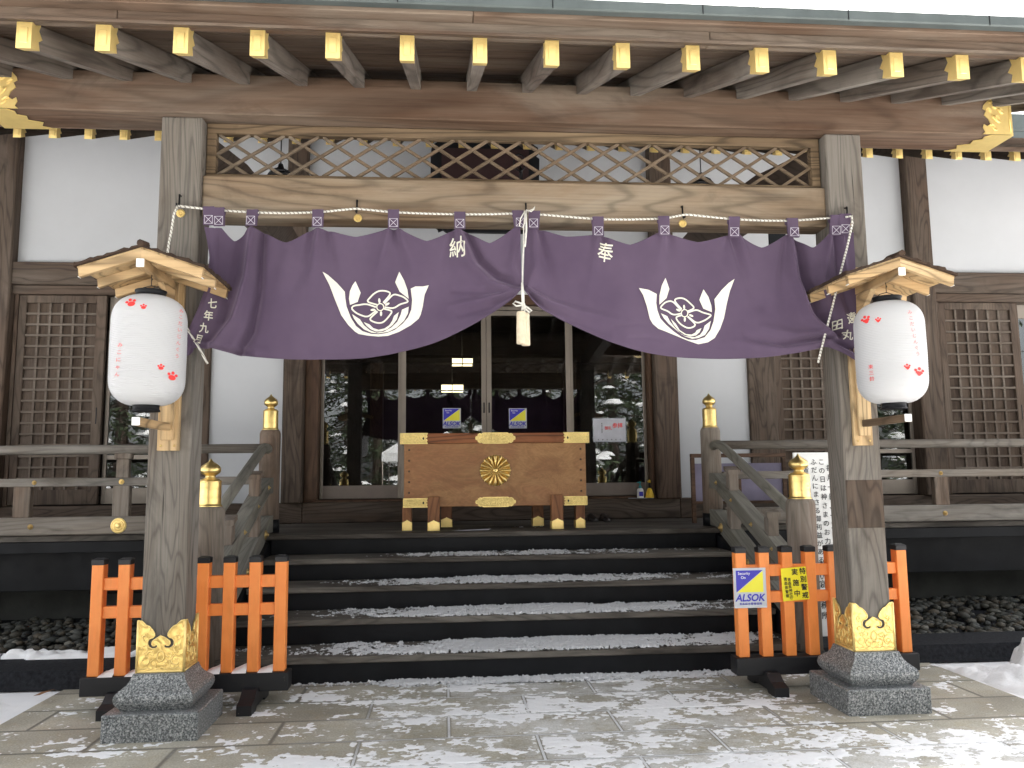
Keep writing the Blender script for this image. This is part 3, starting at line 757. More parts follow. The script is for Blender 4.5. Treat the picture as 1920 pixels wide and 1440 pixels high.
def stair_snow():
    vs, fs = [], []
    rnd = random.Random(3)
    dens = {1: .33, 2: .28, 3: .20, 4: .03, 5: -.30}
    for i in range(0, 6):
        z = i*H/5; y0 = Y0+(i-1)*RUN-.018; d = RUN+.012
        if i == 5: d = 1.0
        if i == 0: y0, d = Y0-.16, .155
        nx, ny = (520, 60) if i < 5 else (260, 60)
        if i == 0: ny = 24
        hs = []; b = len(vs)
        for j in range(ny+1):
            for k in range(nx+1):
                x = -1.93+3.86*k/nx; t = j/ny; y = y0+d*t
                n = .5*fbm(x*2.2+i*7, y*3.5, i, 5)+.6*fbm(x*12, y*22, i+4, 5)+.55*fbm(x*48, y*60, i+9, 3)
                cen = 1-min(1, abs(x-.25)/1.75)
                D = dens.get(i, .25)
                bias = D + .62*(cen**.6) - .62 + (.12*math.sin(min(1, t)*PI) - (.25 if t < .08 else 0) if i else .30*t-.05)
                if i == 5: bias -= .1*t
                h = n*.55+bias
                hh = min(.013, max(0, h)*(.030))*(1+.9*fbm(x*80, y*80, 2, 2)) if h > 0 else -.02
                hs.append(h > .0); vs.append((x, y, z+(max(.0008, hh) if h > 0 else .0004)+(.003 if h > 0.05 else 0)*min(1, h*4)))
        for j in range(ny):
            for k in range(nx):
                q = (j*(nx+1)+k, j*(nx+1)+k+1, (j+1)*(nx+1)+k+1, (j+1)*(nx+1)+k)
                if sum(hs[a] for a in q) >= 3: fs.append(tuple(b+a for a in q))
    used = sorted({k for f in fs for k in f}); mp = {k: i for i, k in enumerate(used)}
    m = MB(); m.raw([vs[k] for k in used], [tuple(mp[k] for k in f) for f in fs], True)
    single(m, 'trodden_snow', W['snow_old'], 'thin crumbly snow trodden onto the stair treads and at their foot', 'snow', 'stuff')
stair_snow()

# ================================================================== RAILINGS
def nail(par, x, y, z, r=.022, ax='Y', mat='oldbrass', s=-1):
    k = min(1, r/.03); prof = [(r, 0), (r, s*.004*k), (r*.86, s*.009*k), (r*.80, s*.006*k), (r*.72, s*.006*k), (r*.66, s*.014*k), (r*.52, s*.017*k), (r*.46, s*.013*k), (r*.38, s*.013*k), (r*.34, s*.024*k), (r*.2, s*.029*k), (0, s*.030*k)]
    return MB().lathe(prof, (x, y, z), 22, ax, False).build('nail_cover', W[mat], par)
GX = {-1: [-2.62, -3.37, -4.22, -5.2, -6.3], 1: [3.20, 4.36, 5.55, 6.7]}
for s, lab in ((-1, 'grey weathered veranda railing running left from the stairs'), (1, 'grey weathered veranda railing running right from the stairs')):
    r = thing('veranda_railing', lab, 'railing', (s*2.2, 2.95, H), 'veranda railings')
    x0, x1 = s*2.18, s*8.5
    MB().tube([(x0-s*.02, 2.95, 1.628), (x1, 2.95, 1.628)], .042, 16).build('top_rail', W['greyX'], r)
    MB().box(x0, x1, 2.918, 2.982, 1.300, 1.374, .006).build('middle_rail', W['greyX'], r)
    MB().box(x0, x1, 2.895, 3.005, .875, 1.030, .008).build('bottom_rail', W['greyX'], r)
    for gx in GX[s]:
        p = MB(); p.box(gx-.072, gx+.072, 2.915, 2.985, 1.028, 1.302, .006)
        if gx in (-3.37, -5.2, 5.55, 6.7, -6.3): p.box(gx-.055, gx+.055, 2.92, 2.98, 1.372, 1.54, .006); p.box(gx-.075, gx+.075, 2.915, 2.985, 1.54, 1.592, .008)
        p.build('post', W['greyZ'], r)
    xx = {-1: [-3.37, -4.12, -5.2], 1: [4.36, 5.55, 3.2]}[s]
    for q, gx in enumerate(xx):
        big = (s < 0 and q == 0)
        nail(r, gx, 2.918, 1.337, .024 if big else .02, 'Y', 'gold' if big else 'oldbrass')
        nail(r, gx, 2.895, .95, .068 if big else .024, 'Y', 'gold' if big else 'oldbrass')
def newel(par, x, y, z0, zt, zf, r, mat='greyZ', shoe=True):
    o = MB().lathe([(r, z0+(.12 if shoe else 0)), (r, zt-.035), (r*.93, zt-.012), (r*.80, zt)], (x, y, 0), 32).build('newel_post', W[mat], par)
    h = zf-zt; rr = r*.72
    band = [(rr*1.12, 0), (rr*1.12, .012*h), (rr*1.05, .03*h), (rr*1.0, .05*h)]
    for q in (.185, .205, .36, .38): band += [(rr, (q-.004)*h), (rr*.97, (q-.002)*h), (rr*.97, (q+.002)*h), (rr, (q+.004)*h)]
    band += [(rr*.985, .50*h), (rr*1.02, .505*h), (rr*1.02, .52*h), (rr*.97, .53*h), (rr*.93, .545*h), (rr*.82, .565*h), (rr*.60, .580*h)]
    ball = [(rr*.60, .575*h), (rr*.50, .59*h), (rr*.45, .62*h), (rr*.47, .645*h), (rr*.56, .65*h), (rr*.58, .66*h), (rr*.72, .675*h), (rr*.87, .705*h), (rr*.93, .75*h), (rr*.90, .80*h), (rr*.76, .85*h), (rr*.52, .89*h), (rr*.30, .92*h), (rr*.16, .95*h), (rr*.08, .98*h), (.001, h)]
    fb_ = MB(); fb_.lathe([(a, zt+b) for a, b in band], (x, y, 0), 72, 'Z', False); fb_.lathe([(a, zt+b) for a, b in ball], (x, y, 0), 36)
    fb_.lathe([(.006, -.003), (.004, .003)], (x+(.03 if x > 0 else .02), y-rr*.93, zt+.28*h), 10, 'Y')
    fb_.build('finial', W['brass'], o)
    if shoe: MB().lathe([(r+.006, z0), (r+.006, z0+.12)], (x, y, 0), 32).build('black_shoe', W['black'], o)
    return o
for s, lab in ((-1, 'sloping stair railing with two gilt-topped round newel posts left of the steps'), (1, 'sloping stair railing with two gilt-topped round newel posts right of the steps')):
    r = thing('stair_railing', lab, 'railing', (s*2.08, 1.0, 0), 'stair railings')
    x = s*2.09
    newel(r, x, 3.0, H, 1.80, 2.135, .094)
    newel(r, s*2.055, 1.0, 0, 1.165, 1.487, .102)
    if s > 0: nail(r, x+.03, 3.0-.094+.01, 2.0, .006)
    k = .345
    MB().tube([(x, 3.0, 1.60), (x, 2.88, 1.625), (x, 2.78, 1.628), (x, 2.68, 1.605), (x, 2.58, 1.572), (x, 1.8, 1.572-.78*.37), (x, 1.08, 1.572-1.5*.37)], .042, 16).build('handrail', W['greyY'], r)
    MB().box(x-.018+s*0, x+.018, 2.10, 2.20, 1.395+.03, 1.44, .006).build('grip_plate', W['iron'], r)
    sl2 = .41
    m = MB(); m.poly([(x-.055, 2.93, 1.36), (x-.055, 2.78, 1.355), (x-.055, 1.06, 1.355-1.72*sl2), (x-.055, 1.06, 1.215-1.72*sl2), (x-.055, 2.78, 1.215), (x-.055, 2.93, 1.22)], (.11, 0, 0)); m.build('middle_rail', W['greyY'], r)
    m = MB(); m.poly([(x-.06, 2.93, 1.02), (x-.06, 2.76, 1.01), (x-.06, 1.05, 1.01-1.71*sl2), (x-.06, 1.05, .84-1.71*sl2), (x-.06, 2.78, .87), (x-.06, 2.93, .87)], (.12, 0, 0)); m.build('bottom_rail', W['greyY'], r)
    for y in (2.45, 1.62):
        zc = 1.355-(2.78-y)*sl2
        m = MB(); m.box(x-.045, x+.045, y-.05, y+.05, zc-.36, zc-.11, .005); m.box(x-.042, x+.042, y-.045, y+.045, zc-.02, zc+.13, .005)
        m.poly([(x-.055, y-.06, zc+.125), (x-.055, y+.06, zc+.125+.04), (x-.055, y+.06, zc+.20), (x-.055, y-.06, zc+.165)], (.11, 0, 0))
        m.build('strut', W['greyZ'], r)
    for y, dz, rr in ((2.72, -.06, .020), (2.35, -.06, .016), (1.9, -.06, .020), (1.5, -.06, .016)):
        nail(r, x-s*.055, y, 1.355-(2.78-y)*sl2+dz, rr, 'X', 'oldbrass', -s)
    nail(r, x-s*.06, 2.62, .885-.02, .042, 'X', 'oldbrass', -s); nail(r, x-s*.06, 2.0, .885-.27, .03, 'X', 'oldbrass', -s)

# ================================================================== PORCH
porch = thing('shrine_porch', 'timber porch with gilt-tipped rafters, lattice transom and two square pillars in front of the stairs', 'porch', (0, .1, 0))
PW, PD = .1165, .205
def shoe_outline():
    raw = [(1015, 815), (1045, 818), (1062, 832), (1080, 850), (1105, 860), (1118, 872), (1135, 890), (1150, 915), (1152, 932), (1140, 947), (1112, 955), (1098, 975), (1097, 1000), (1110, 1020),
           (1135, 1032), (1165, 1030), (1180, 1018), (1178, 1005), (1162, 1003), (1158, 1010), (1140, 1010), (1130, 995), (1135, 975), (1165, 955), (1182, 945), (1200, 933)]
    L = [((x-1015)/380, (1215-y)/400) for x, y in raw]
    Rr = [(1-u, v) for u, v in L[:-1]][::-1]
    return L+Rr+[(1, 0), (0, 0)]
SO = shoe_outline()
def gold_shoe(cx, par):
    z0, hgt = .318, .272; m = MB(); e = .006
    x0, x1 = cx-PW-e, cx+PW+e; y0, y1 = -e, PD+e
    m.poly([(x0+(x1-x0)*u, y0-.003, z0+hgt*v) for u, v in SO], (0, .0075, 0))
    m.poly([(x0+(x1-x0)*u, y1+.003, z0+hgt*v) for u, v in SO], (0, -.0075, 0))
    m.poly([(x0-.003, y0+(y1-y0)*u, z0+hgt*v) for u, v in SO], (.0075, 0, 0))
    m.poly([(x1+.003, y0+(y1-y0)*u, z0+hgt*v) for u, v in SO], (-.0075, 0, 0))
    o = m.build('gold_shoe', W['goldemb'], par)
    t = MB()                                    # smooth rims and corner beads
    for x in (x0, x1):
        for y in (y0, y1): t.tube([(x, y, z0), (x, y, z0+hgt)], .008, 8)
    t.tube([(x0, y0, z0+.004), (x1, y0, z0+.004), (x1, y1, z0+.004), (x0, y1, z0+.004), (x0, y0, z0+.004)], .007, 6)
    r = .0035
    t.tube([(x0+(x1-x0)*u, y0-.004, z0+hgt*v) for u, v in SO[:-2]], r, 6)
    for s_, x in ((-1, x0), (1, x1)): t.tube([(x+s_*.004, y0+(y1-y0)*u, z0+hgt*v) for u, v in SO[:-2]], r, 6)
    # relief scrolls
    def scroll(f, cu, cv, R_, turns, dirn, a0):
        pts = []
        for i in range(22):
            tt = i/21; a = a0+dirn*turns*2*PI*tt; rr = R_*(1-.82*tt)
            pts.append(f(cu+rr*math.cos(a), cv+rr*math.sin(a)))
        t.tube(pts, [.0042*(1-.5*i/21) for i in range(22)], 5)
    fs = [lambda u, v: (x0+(x1-x0)/2+u, y0-.004, z0+v), lambda u, v: (x0-.004, (y0+y1)/2+u*.88, z0+v), lambda u, v: (x1+.004, (y0+y1)/2+u*.88, z0+v)]
    for f in fs:
        for s_ in (-1, 1):
            scroll(f, s_*.082, .060, .030, 1.2, s_, PI/2); scroll(f, s_*.032, .045, .024, 1.1, -s_, PI/2)
            scroll(f, s_*.088, .125, .024, 1.0, -s_, -PI/2); scroll(f, s_*.085, .185, .016, 1.0, s_, -PI/2); scroll(f, s_*.048, .095, .020, 1.0, s_, PI)
        t.tube([f(.018*math.sin(a), .085+.028*math.cos(a)) for a in [k*PI/8 for k in range(17)]], .004, 5)
        t.tube([f(-.12+.24*k/24, .022+.006*math.sin(k*1.57)) for k in range(25)], .0035, 5)
        for s_ in (-1, 1):
            for (uu, vv) in ((.108, .236), (.078, .205), (.070, .135), (.112, .16), (.022, .172)): t.lathe([(.003, -.003), (.003, .003)], f(s_*uu, vv), 6, 'Y')
    t.build('gold_rim', W['gold'], o)
def plinth(cx, par):
    m = MB(); cy = PD/2
    m.box(cx-.243, cx+.243, cy-.243, cy+.243, -.01, .139, .006)
    m.build('plinth_slab', W['granite'], par)
    m = MB(); prof = [(.142, .3175), (.147, .302), (.155, .284), (.170, .264), (.190, .248), (.208, .234), (.217, .218), (.219, .200), (.215, .182), (.204, .164), (.192, .150), (.186, .1395)]
    vs = []; fs = []
    for r_, z in prof: vs += [(cx-r_*.93, cy-r_*.93, z), (cx+r_*.93, cy-r_*.93, z), (cx+r_*.93, cy+r_*.93, z), (cx-r_*.93, cy+r_*.93, z)]
    for i in range(len(prof)-1):
        for k in range(4): fs.append((4*i+k, 4*i+(k+1) % 4, 4*i+4+(k+1) % 4, 4*i+4+k))
    fs += [(0, 1, 2, 3), tuple(range(len(vs)-4, len(vs)))]
    m.raw(vs, fs); m.build('plinth_cushion', W['granite'], par)
for cx, lab in ((-2.0, 'left porch pillar'), (2.0, 'right porch pillar')):
    m = MB(); m.box(cx-PW, cx+PW, 0, PD, .318, 3.446, .012, 2)
    p = m.build('pillar', W['pillar'], porch); p['label'] = lab
    gold_shoe(cx, p); plinth(cx, p)
    if cx > 0:
        MB().box(cx-PW+.004, cx+PW-.004, -.003, .004, 1.02, 1.30, .002).build('repair_patch', W['hallZ'], p)
MB().box(-3.085, 3.085, -.045, .205, 3.447, 3.692, .008, 2).build('main_beam', W['beam'], porch)
mbm = [o for o in COL.objects if o.name.startswith('main_beam')][0]
go = [(1820, 598), (1712, 600), (1702, 612), (1680, 622), (1655, 645), (1650, 662), (1668, 672), (1655, 695), (1678, 715), (1690, 740), (1668, 752), (1650, 742), (1643, 760), (1655, 780), (1640, 792), (1820, 792)]
for s in (-1, 1):
    m = MB()
    m.poly([(s*(3.092-(1820-x)/900), -.050, 3.444+(795-y)/195*.250) for x, y in go], (0, .008, 0))
    m.poly([(s*3.093, -.049, 3.443), (s*3.093, .209, 3.443), (s*2.80, .209, 3.443), (s*2.86, .17, 3.443), (s*2.83, .12, 3.443), (s*2.90, .09, 3.443), (s*2.885, .04, 3.443), (s*2.93, .02, 3.443), (s*2.92, -.02, 3.443), (s*2.95, -.049, 3.443)], (0, 0, -.004))
    m.box(s*3.086, s*3.094, -.048, .209, 3.444, 3.694, .002)
    e = m.build('gold_end_fitting', W['gold'], mbm)
    t = MB()
    for cu, cz, R_, d_ in ((.115, .19, .030, 1), (.10, .11, .036, -1), (.125, .045, .028, 1), (.145, .16, .018, 1), (.07, .16, .025, -1)):
        for rep in range(2):
            t.tube([(s*(3.092-cu-(R_*(1-.75*q/20)-.007*rep)*math.cos(d_*q*.42)*.9), -.052, 3.444+cz+(R_*(1-.75*q/20)-.007*rep)*math.sin(d_*q*.42+.6)) for q in range(20)], [.0038*(1-.5*q/20) for q in range(20)], 5)
    t.tube([(s*3.075, -.052, 3.46), (s*3.075, -.052, 3.68)], .003, 5)
    t.build('scroll_relief', W['gold'], e)
MB().box(-1.884, 1.884, .035, .20, 2.856, 3.108, .01, 2).build('tie_beam', W['nuki'], porch)
# lattice transom
lt = MB(); fx0, fx1, fz0, fz1 = -1.880, 1.880, 3.112, 3.444
lt.box(fx0, fx1, .075, .135, 3.385, fz1, .004); lt.box(fx0, fx1, .075, .135, fz0, 3.135, .004)
lt.box(fx0, fx0+.055, .077, .133, 3.135, 3.385, .004); lt.box(fx1-.055, fx1, .077, .133, 3.135, 3.385, .004)
ltf = lt.build('lattice_transom', W['frame'], porch)
m = MB(); ax0, ax1, az0, az1 = fx0+.055, fx1-.055, 3.135, 3.385; tn = .655; per = .203
for sgn in (1, -1):
    k = -3
    while True:
        xs = ax0+.01+k*per; k += 1                      # line z = az0 + sgn*tn*(x-xs) (+height when falling)
        if xs > ax1+.4: break
        p0 = (xs, az0); p1 = (xs+(az1-az0)/tn, az1)
        if sgn < 0: p0 = (xs, az1); p1 = (xs+(az1-az0)/tn, az0)
        def cl(p, q):
            (x0_, z0_), (x1_, z1_) = p, q
            a, b = max(x0_, ax0), min(x1_, ax1)
            if a >= b: return None
            f = lambda x: z0_+(z1_-z0_)*(x-x0_)/(x1_-x0_)
            return (a, f(a)), (b, f(b))
        c = cl(p0, p1)
        if c and c[1][0]-c[0][0] > .02:
            yy = .100 if sgn > 0 else .108
            m.bar((c[0][0], yy, c[0][1]), (c[1][0], yy, c[1][1]), .018, .018, (0, 1, 0), .002)
m.build('lattice', W['lattice'], ltf)
# curved beams back to the hall, and roof
for cx in (-2.0, 2.0):
    pts = [(cx-.08, y, z) for y, z in [(.205, 3.19), (.5, 3.215), (.9, 3.275), (1.5, 3.35), (2.3, 3.40), (3.1, 3.39), (3.8, 3.32), (4.37, 3.22), (4.37, 3.60), (3.4, 3.72), (2.2, 3.74), (1.2, 3.64), (.5, 3.50), (.205, 3.44)]]
    MB().poly(pts, (.16, 0, 0)).build('curved_beam', W['hallY'], porch)
RS = .38; RY0, RZ0 = -1.15, 3.328
def rz(y): return RZ0+(y-RY0)*RS
pr = rafter('rafter', .016, RY0, RZ0, 2.6, RS, .058, .108, W['rafter'], porch, .075)
nk = [c for c in kids(pr)][0]
bpy.context.view_layer.update()
for k in range(-10, 11):
    if k == 0: continue
    c = copy_tree(pr, porch, (k*.331, 0, 0))
m = MB()
for i in range(20):
    y0 = RY0-.06+i*.21; y1 = y0+.222
    z0, z1 = rz(y0)+.004, rz(y1)-.004
    if y0 > 2.7: break
    m.poly([(-3.5, y0, z0), (-3.5, y1, z1+.010), (-3.5, y1, z1+.022), (-3.5, y0, z0+.014)], (7.0, 0, 0))
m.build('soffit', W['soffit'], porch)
def seg_board(name, mat, y0, y1, z0, z1, cuts, bev=.004):
    xs = [-3.56]+cuts+[3.56]
    for a, b in zip(xs, xs[1:]): MB().box(a+.001, b-.001, y0, y1, z0, z1, bev).build(name, mat, porch)
seg_board('eave_board', W['soffit'], RY0-.035, RY0+.035, rz(RY0)+.006, rz(RY0)+.082, [-1.9, .75])
seg_board('eave_board', W['beam'], RY0-.105, RY0-.037, rz(RY0)+.048, rz(RY0)+.112, [-.35, 2.9])
MB().box(-3.58, 3.58, RY0-.155, RY0-.107, rz(RY0)+.062, rz(RY0)+.116, .006).build('eave_gutter', W['copper'], porch)
m = MB()
for k in range(-5, 6): m.box(k*.68-.0025, k*.68+.0025, RY0-.1575, RY0-.154, rz(RY0)+.064, rz(RY0)+.114, .001)
m.build('gutter_seam', W['iron'], porch)
ys0 = RY0-.10; zz = rz(RY0)+.113
m = slope_slab(ys0, zz, 3.4, zz+(3.4-ys0)*RS, -3.6, 3.6, .012); m.build('porch_roof', W['copper'], porch)
single(slope_slab(ys0+.45, zz+.016+.45*RS, 3.2, zz+.016+(3.2-ys0)*RS, -3.55, 3.55, .12), 'roof_snow', W['snow'], 'layer of snow lying on the porch roof above the green copper gutter', 'snow', 'stuff')
# hooks for the curtain rope, on gilt chrysanthemum plates
HK = [(-1.99, -.012), (-.99, .026), (.007, .026), (.964, .026), (1.985, -.012)]
for hx, hy in HK:
    m = MB(); m.tube([(hx, hy+.02, 2.965), (hx, hy-.012, 2.965), (hx, hy-.012, 2.915), (hx, hy-.03, 2.885), (hx, hy-.055, 2.882), (hx, hy-.06, 2.90)], .0055, 6)
    hk = m.build('rope_hook', W['iron'], porch)
    m = MB()
    if abs(hx) > .1:
        m.lathe([(.020, 0), (.019, -.0015), (.007, -.002), (.006, -.005), (0, -.006)], (hx+.004, hy+.009, 2.862), 20, 'Y', False)
        for k in range(16):
            a = 2*PI*k/16; c_, s_ = math.cos(a), math.sin(a); m.tube([(hx+.004+.007*c_, hy+.006, 2.862+.007*s_), (hx+.004+.024*c_, hy+.006, 2.862+.024*s_)], [.0012, .0042], 5)
        m.build('flower_plate', W['gold'], hk)

# ================================================================== CURTAIN
YC = -.062
def seg_d(px, py, path):
    best = 1e9; tt = 0; n = len(path)-1
    for i in range(n):
        ax, ay = path[i]; bx, by = path[i+1]; dx, dy = bx-ax, by-ay
        t = max(0, min(1, ((px-ax)*dx+(py-ay)*dy)/(dx*dx+dy*dy)))
        d = math.hypot(px-ax-dx*t, py-ay-dy*t)
        if d < best: best = d; tt = (i+t)/n
    return best, tt
FL = [([(475, 432), (465, 520), (440, 600), (400, 652)], 11, -.042, 1, 1), ([(488, 432), (484, 540), (470, 620), (440, 668)], 12, .040, 1, 1), ([(455, 440), (438, 520), (415, 600)], 12, .020, .6, 1),
      ([(597, 432), (588, 500), (565, 590)], 16, -.020, 1, 0), ([(612, 435), (625, 510), (628, 580)], 18, .022, 1, 0), ([(585, 432), (570, 500), (520, 600)], 14, .016, 1, 0),
      ([(738, 432), (752, 500), (775, 560)], 18, .018, 1, 0), ([(728, 434), (712, 500), (700, 540)], 16, -.014, 1, 0), ([(748, 434), (780, 500)], 12, -.014, 1, 0),
      ([(862, 434), (880, 490), (915, 528), (974, 543)], 12, -.030, 1, 1), ([(872, 434), (900, 490), (935, 520), (974, 536)], 11, .036, 1, 1), ([(852, 436), (838, 500), (850, 560)], 16, .014, 1, 0),
      ([(972, 432), (960, 500), (974, 543)], 10, -.018, 1, 1), ([(862, 590), (920, 575), (974, 546)], 9, .028, .3, 1), ([(840, 575), (900, 562), (974, 543)], 8, -.022, .2, 1), ([(850, 625), (920, 592), (974, 548)], 9, -.018, .2, 1),
      ([(850, 545), (910, 548), (972, 541)], 7, .016, .3, 1), ([(380, 655), (420, 662), (470, 660)], 7, .030, 1, .4), ([(365, 640), (420, 650), (500, 655)], 6, -.02, 1, .2),
      ([(690, 470), (680, 560), (640, 640)], 30, .012, .5, .5), ([(540, 470), (520, 560), (500, 640)], 26, -.016, .5, .6)]
FR = [([(1000, 434), (1004, 500), (986, 545)], 10, -.018, 1, 1), ([(1012, 434), (1030, 500), (1040, 560)], 14, .018, 1, .4), ([(988, 546), (1020, 575), (1070, 600), (1140, 625)], 9, .030, 1, .2),
      ([(988, 542), (1030, 565), (1090, 585), (1160, 600)], 9, -.022, 1, .2), ([(988, 549), (1010, 588), (1060, 618)], 8, -.02, 1, .2), ([(1120, 444), (1112, 510), (1100, 570)], 16, -.016, 1, 0), ([(1132, 444), (1160, 520)], 16, .016, 1, 0),
      ([(1180, 634), (1215, 632), (1240, 636)], 7, .016, .2, .2), ([(1150, 612), (1200, 606), (1232, 608)], 8, .012, .2, .2), ([(1243, 442), (1236, 520)], 16, -.014, 1, 0), ([(1256, 444), (1262, 520)], 18, .014, 1, 0), ([(1375, 444), (1395, 500), (1420, 570)], 14, .022, 1, .2), ([(1386, 444), (1412, 510)], 10, -.016, 1, 0),
      ([(1365, 444), (1350, 500)], 14, .012, 1, 0), ([(1483, 444), (1492, 520), (1515, 590), (1560, 630)], 13, -.034, 1, 1), ([(1494, 444), (1510, 520), (1540, 590), (1575, 622)], 13, .046, 1, 1), ([(1475, 446), (1466, 520), (1470, 600)], 13, .018, 1, .3),
      ([(1400, 628), (1470, 645), (1540, 634)], 8, .034, .2, 1), ([(1380, 640), (1460, 655), (1545, 642)], 8, -.020, .2, 1), ([(1430, 612), (1490, 628), (1545, 625)], 9, -.024, .2, 1), ([(1548, 632), (1580, 645), (1612, 660)], 7, .030, 1, .8), ([(1550, 640), (1580, 658), (1612, 672)], 7, -.026, 1, .8),
      ([(1566, 444), (1575, 520), (1600, 600)], 9, .020, 1, .5), ([(1578, 444), (1585, 520)], 8, -.018, 1, .4), ([(1555, 444), (1545, 520), (1560, 600)], 10, -.018, .8, .4), ([(1300, 640), (1360, 650), (1420, 640)], 10, .012, .2, .2)]
def cloth_y(px, py, F):
    g = 0
    for path, wd, amp, s0, s1 in F:
        x0 = min(p[0] for p in path)-3*wd; x1 = max(p[0] for p in path)+3*wd
        if px < x0 or px > x1: continue
        d, t = seg_d(px, py, path)
        if d < 3*wd:
            wd2 = .78*(wd*(.5+.7*t) if s1 < .9 else wd)
            g += 1.45*amp*(s0+(s1-s0)*t)*math.exp(-(d/wd2)**2)
    g += .010*fbm(px*.011, py*.008, 2, 3)
    return g
TL = [(404, 428), (475, 430), (597, 430), (738, 430), (862, 432), (975, 428)]; SL_ = [449, 451, 442, 449, 452]
TR = [(985, 430), (1000, 430), (1120, 441), (1243, 438), (1375, 441), (1483, 442), (1566, 438), (1600, 436)]; SR_ = [430, 443, 456, 452, 461, 461, 440]
def top_y(x, T, sg):
    for (a, ya), (b, yb), s in zip(T, T[1:], sg):
        if x <= b+1e-6:
            h = 11 if b-a > 40 else 0
            if x < a+h: return ya
            if x > b-h: return yb
            t = (x-a-h)/(b-a-2*h); lin = ya+(yb-ya)*t
            return lin+(s-(ya+yb)/2)*(1-abs(2*t-1)**1.3)*1.2
    return T[-1][1]
BL = [(350, 650), (400, 654), (435, 661), (470, 668), (550, 673), (640, 673), (700, 669), (760, 657), (820, 640), (880, 612), (930, 582), (960, 560), (978, 543)]
BR = [(982, 543), (1000, 566), (1040, 592), (1080, 612), (1130, 634), (1190, 655), (1250, 667), (1330, 672), (1420, 670), (1480, 663), (1525, 655), (1548, 650), (1575, 660), (1615, 683)]
def make_curtain(name, T, SG, B, F, xt0, xt1, xb0, xb1, bow0, label):
    nx, ny = 300, 90; vs = []; root = thing(name, label, 'curtain', at((xt0+xt1)/2, 400, YC), 'purple shrine curtains')
    for j in range(ny+1):
        v = j/ny
        for i in range(nx+1):
            u = i/nx; xt = xt0+(xt1-xt0)*u; xb = xb0+(xb1-xb0)*u
            yt, yb = top_y(xt, T, SG), smooth_tab(B, xb)
            x = xt+(xb-xt)*v; y = yt+(yb-yt)*v
            if bow0 > 0: x += bow0*math.sin(v*PI)*math.exp(-u*9)
            else: x += 10*math.sin(v*PI)*math.exp(-(1-u)*9)*0
            P = at(x, y, YC); P.y += cloth_y(x, y, F); vs.append(P)
    fs = [(j*(nx+1)+i, j*(nx+1)+i+1, (j+1)*(nx+1)+i+1, (j+1)*(nx+1)+i) for j in range(ny) for i in range(nx)]
    m = MB(); m.raw(vs, fs, True); body = m.build('cloth', W['cloth'], root, False)
    hem = MB(); hem.tube([vs[ny*(nx+1)+i]+Vector((0, .001, 0)) for i in range(0, nx+1, 3)], .0028, 5); hem.tube([vs[i]+Vector((0, .001, 0)) for i in range(0, nx+1, 2)], .0028, 5); hem.build('hem', W['cloth'], body)
    return root, body
def rope_y_px(x):
    return smooth_tab([(333, 386), (411, 394), (475, 398), (535, 399.5), (597, 398)], x) if x < 597 else lerp([(597, 398), (667, 391), (738, 398), (800, 400.5), (862, 402), (920, 401.5), (972, 400), (988, 396), (1000, 401), (1120, 411), (1180, 411.5), (1243, 410), (1286, 402), (1375, 411), (1430, 413.5), (1483, 414), (1565, 408), (1595, 404)], x)
def tabs(root, F, T, SG, xs):
    for x in xs:
        m = MB(); w2 = 10.5; tl = x[1] if isinstance(x, tuple) else 0; x = x[0] if isinstance(x, tuple) else x
        yr = rope_y_px(x)-3; yb = yr+34 + (4 if x > 1000 else 0); grid = []
        for j in range(9):
            t = j/8; yy = yr+(yb-yr)*t
            for i in range(5):
                P = at(x-w2+2*w2*i/4+tl*(1-t), yy, YC); P.y = YC-.016*(1-t)**2 - .006 + min(0, cloth_y(x, yb, F))*t - .010*t + .002*math.sin(i*2.1+x)
                grid.append(P)
        m.raw(grid, [(5*j+i, 5*j+i+1, 5*j+i+6, 5*j+i+5) for j in range(8) for i in range(4)], True)
        g2 = [p+Vector((0, .034 if k < 15 else .012, 0)) for k, p in enumerate(grid)]
        m.raw(g2, [(5*j+i, 5*j+i+1, 5*j+i+6, 5*j+i+5) for j in range(8) for i in range(4)], True)
        m.raw(grid[:5]+g2[:5], [(i, i+1, i+6, i+5) for i in range(4)], True)
        tb = m.build('tab', W['cloth'], root, False)
        s = MB(); c = [at(x-7.5, yb-17, YC), at(x+7.5, yb-17, YC), at(x+7.5, yb-2, YC), at(x-7.5, yb-2, YC)]
        yy_ = min(p.y for p in grid[20:])-.004
        for p in c: p.y = yy_
        s.ribbon(c, .0028, (0, -1, 0), True); s.ribbon([c[0], c[2]], .0024, (0, -1, 0)); s.ribbon([c[1], c[3]], .0024, (0, -1, 0))
        s.build('stitching', W['stitch'], tb, False)
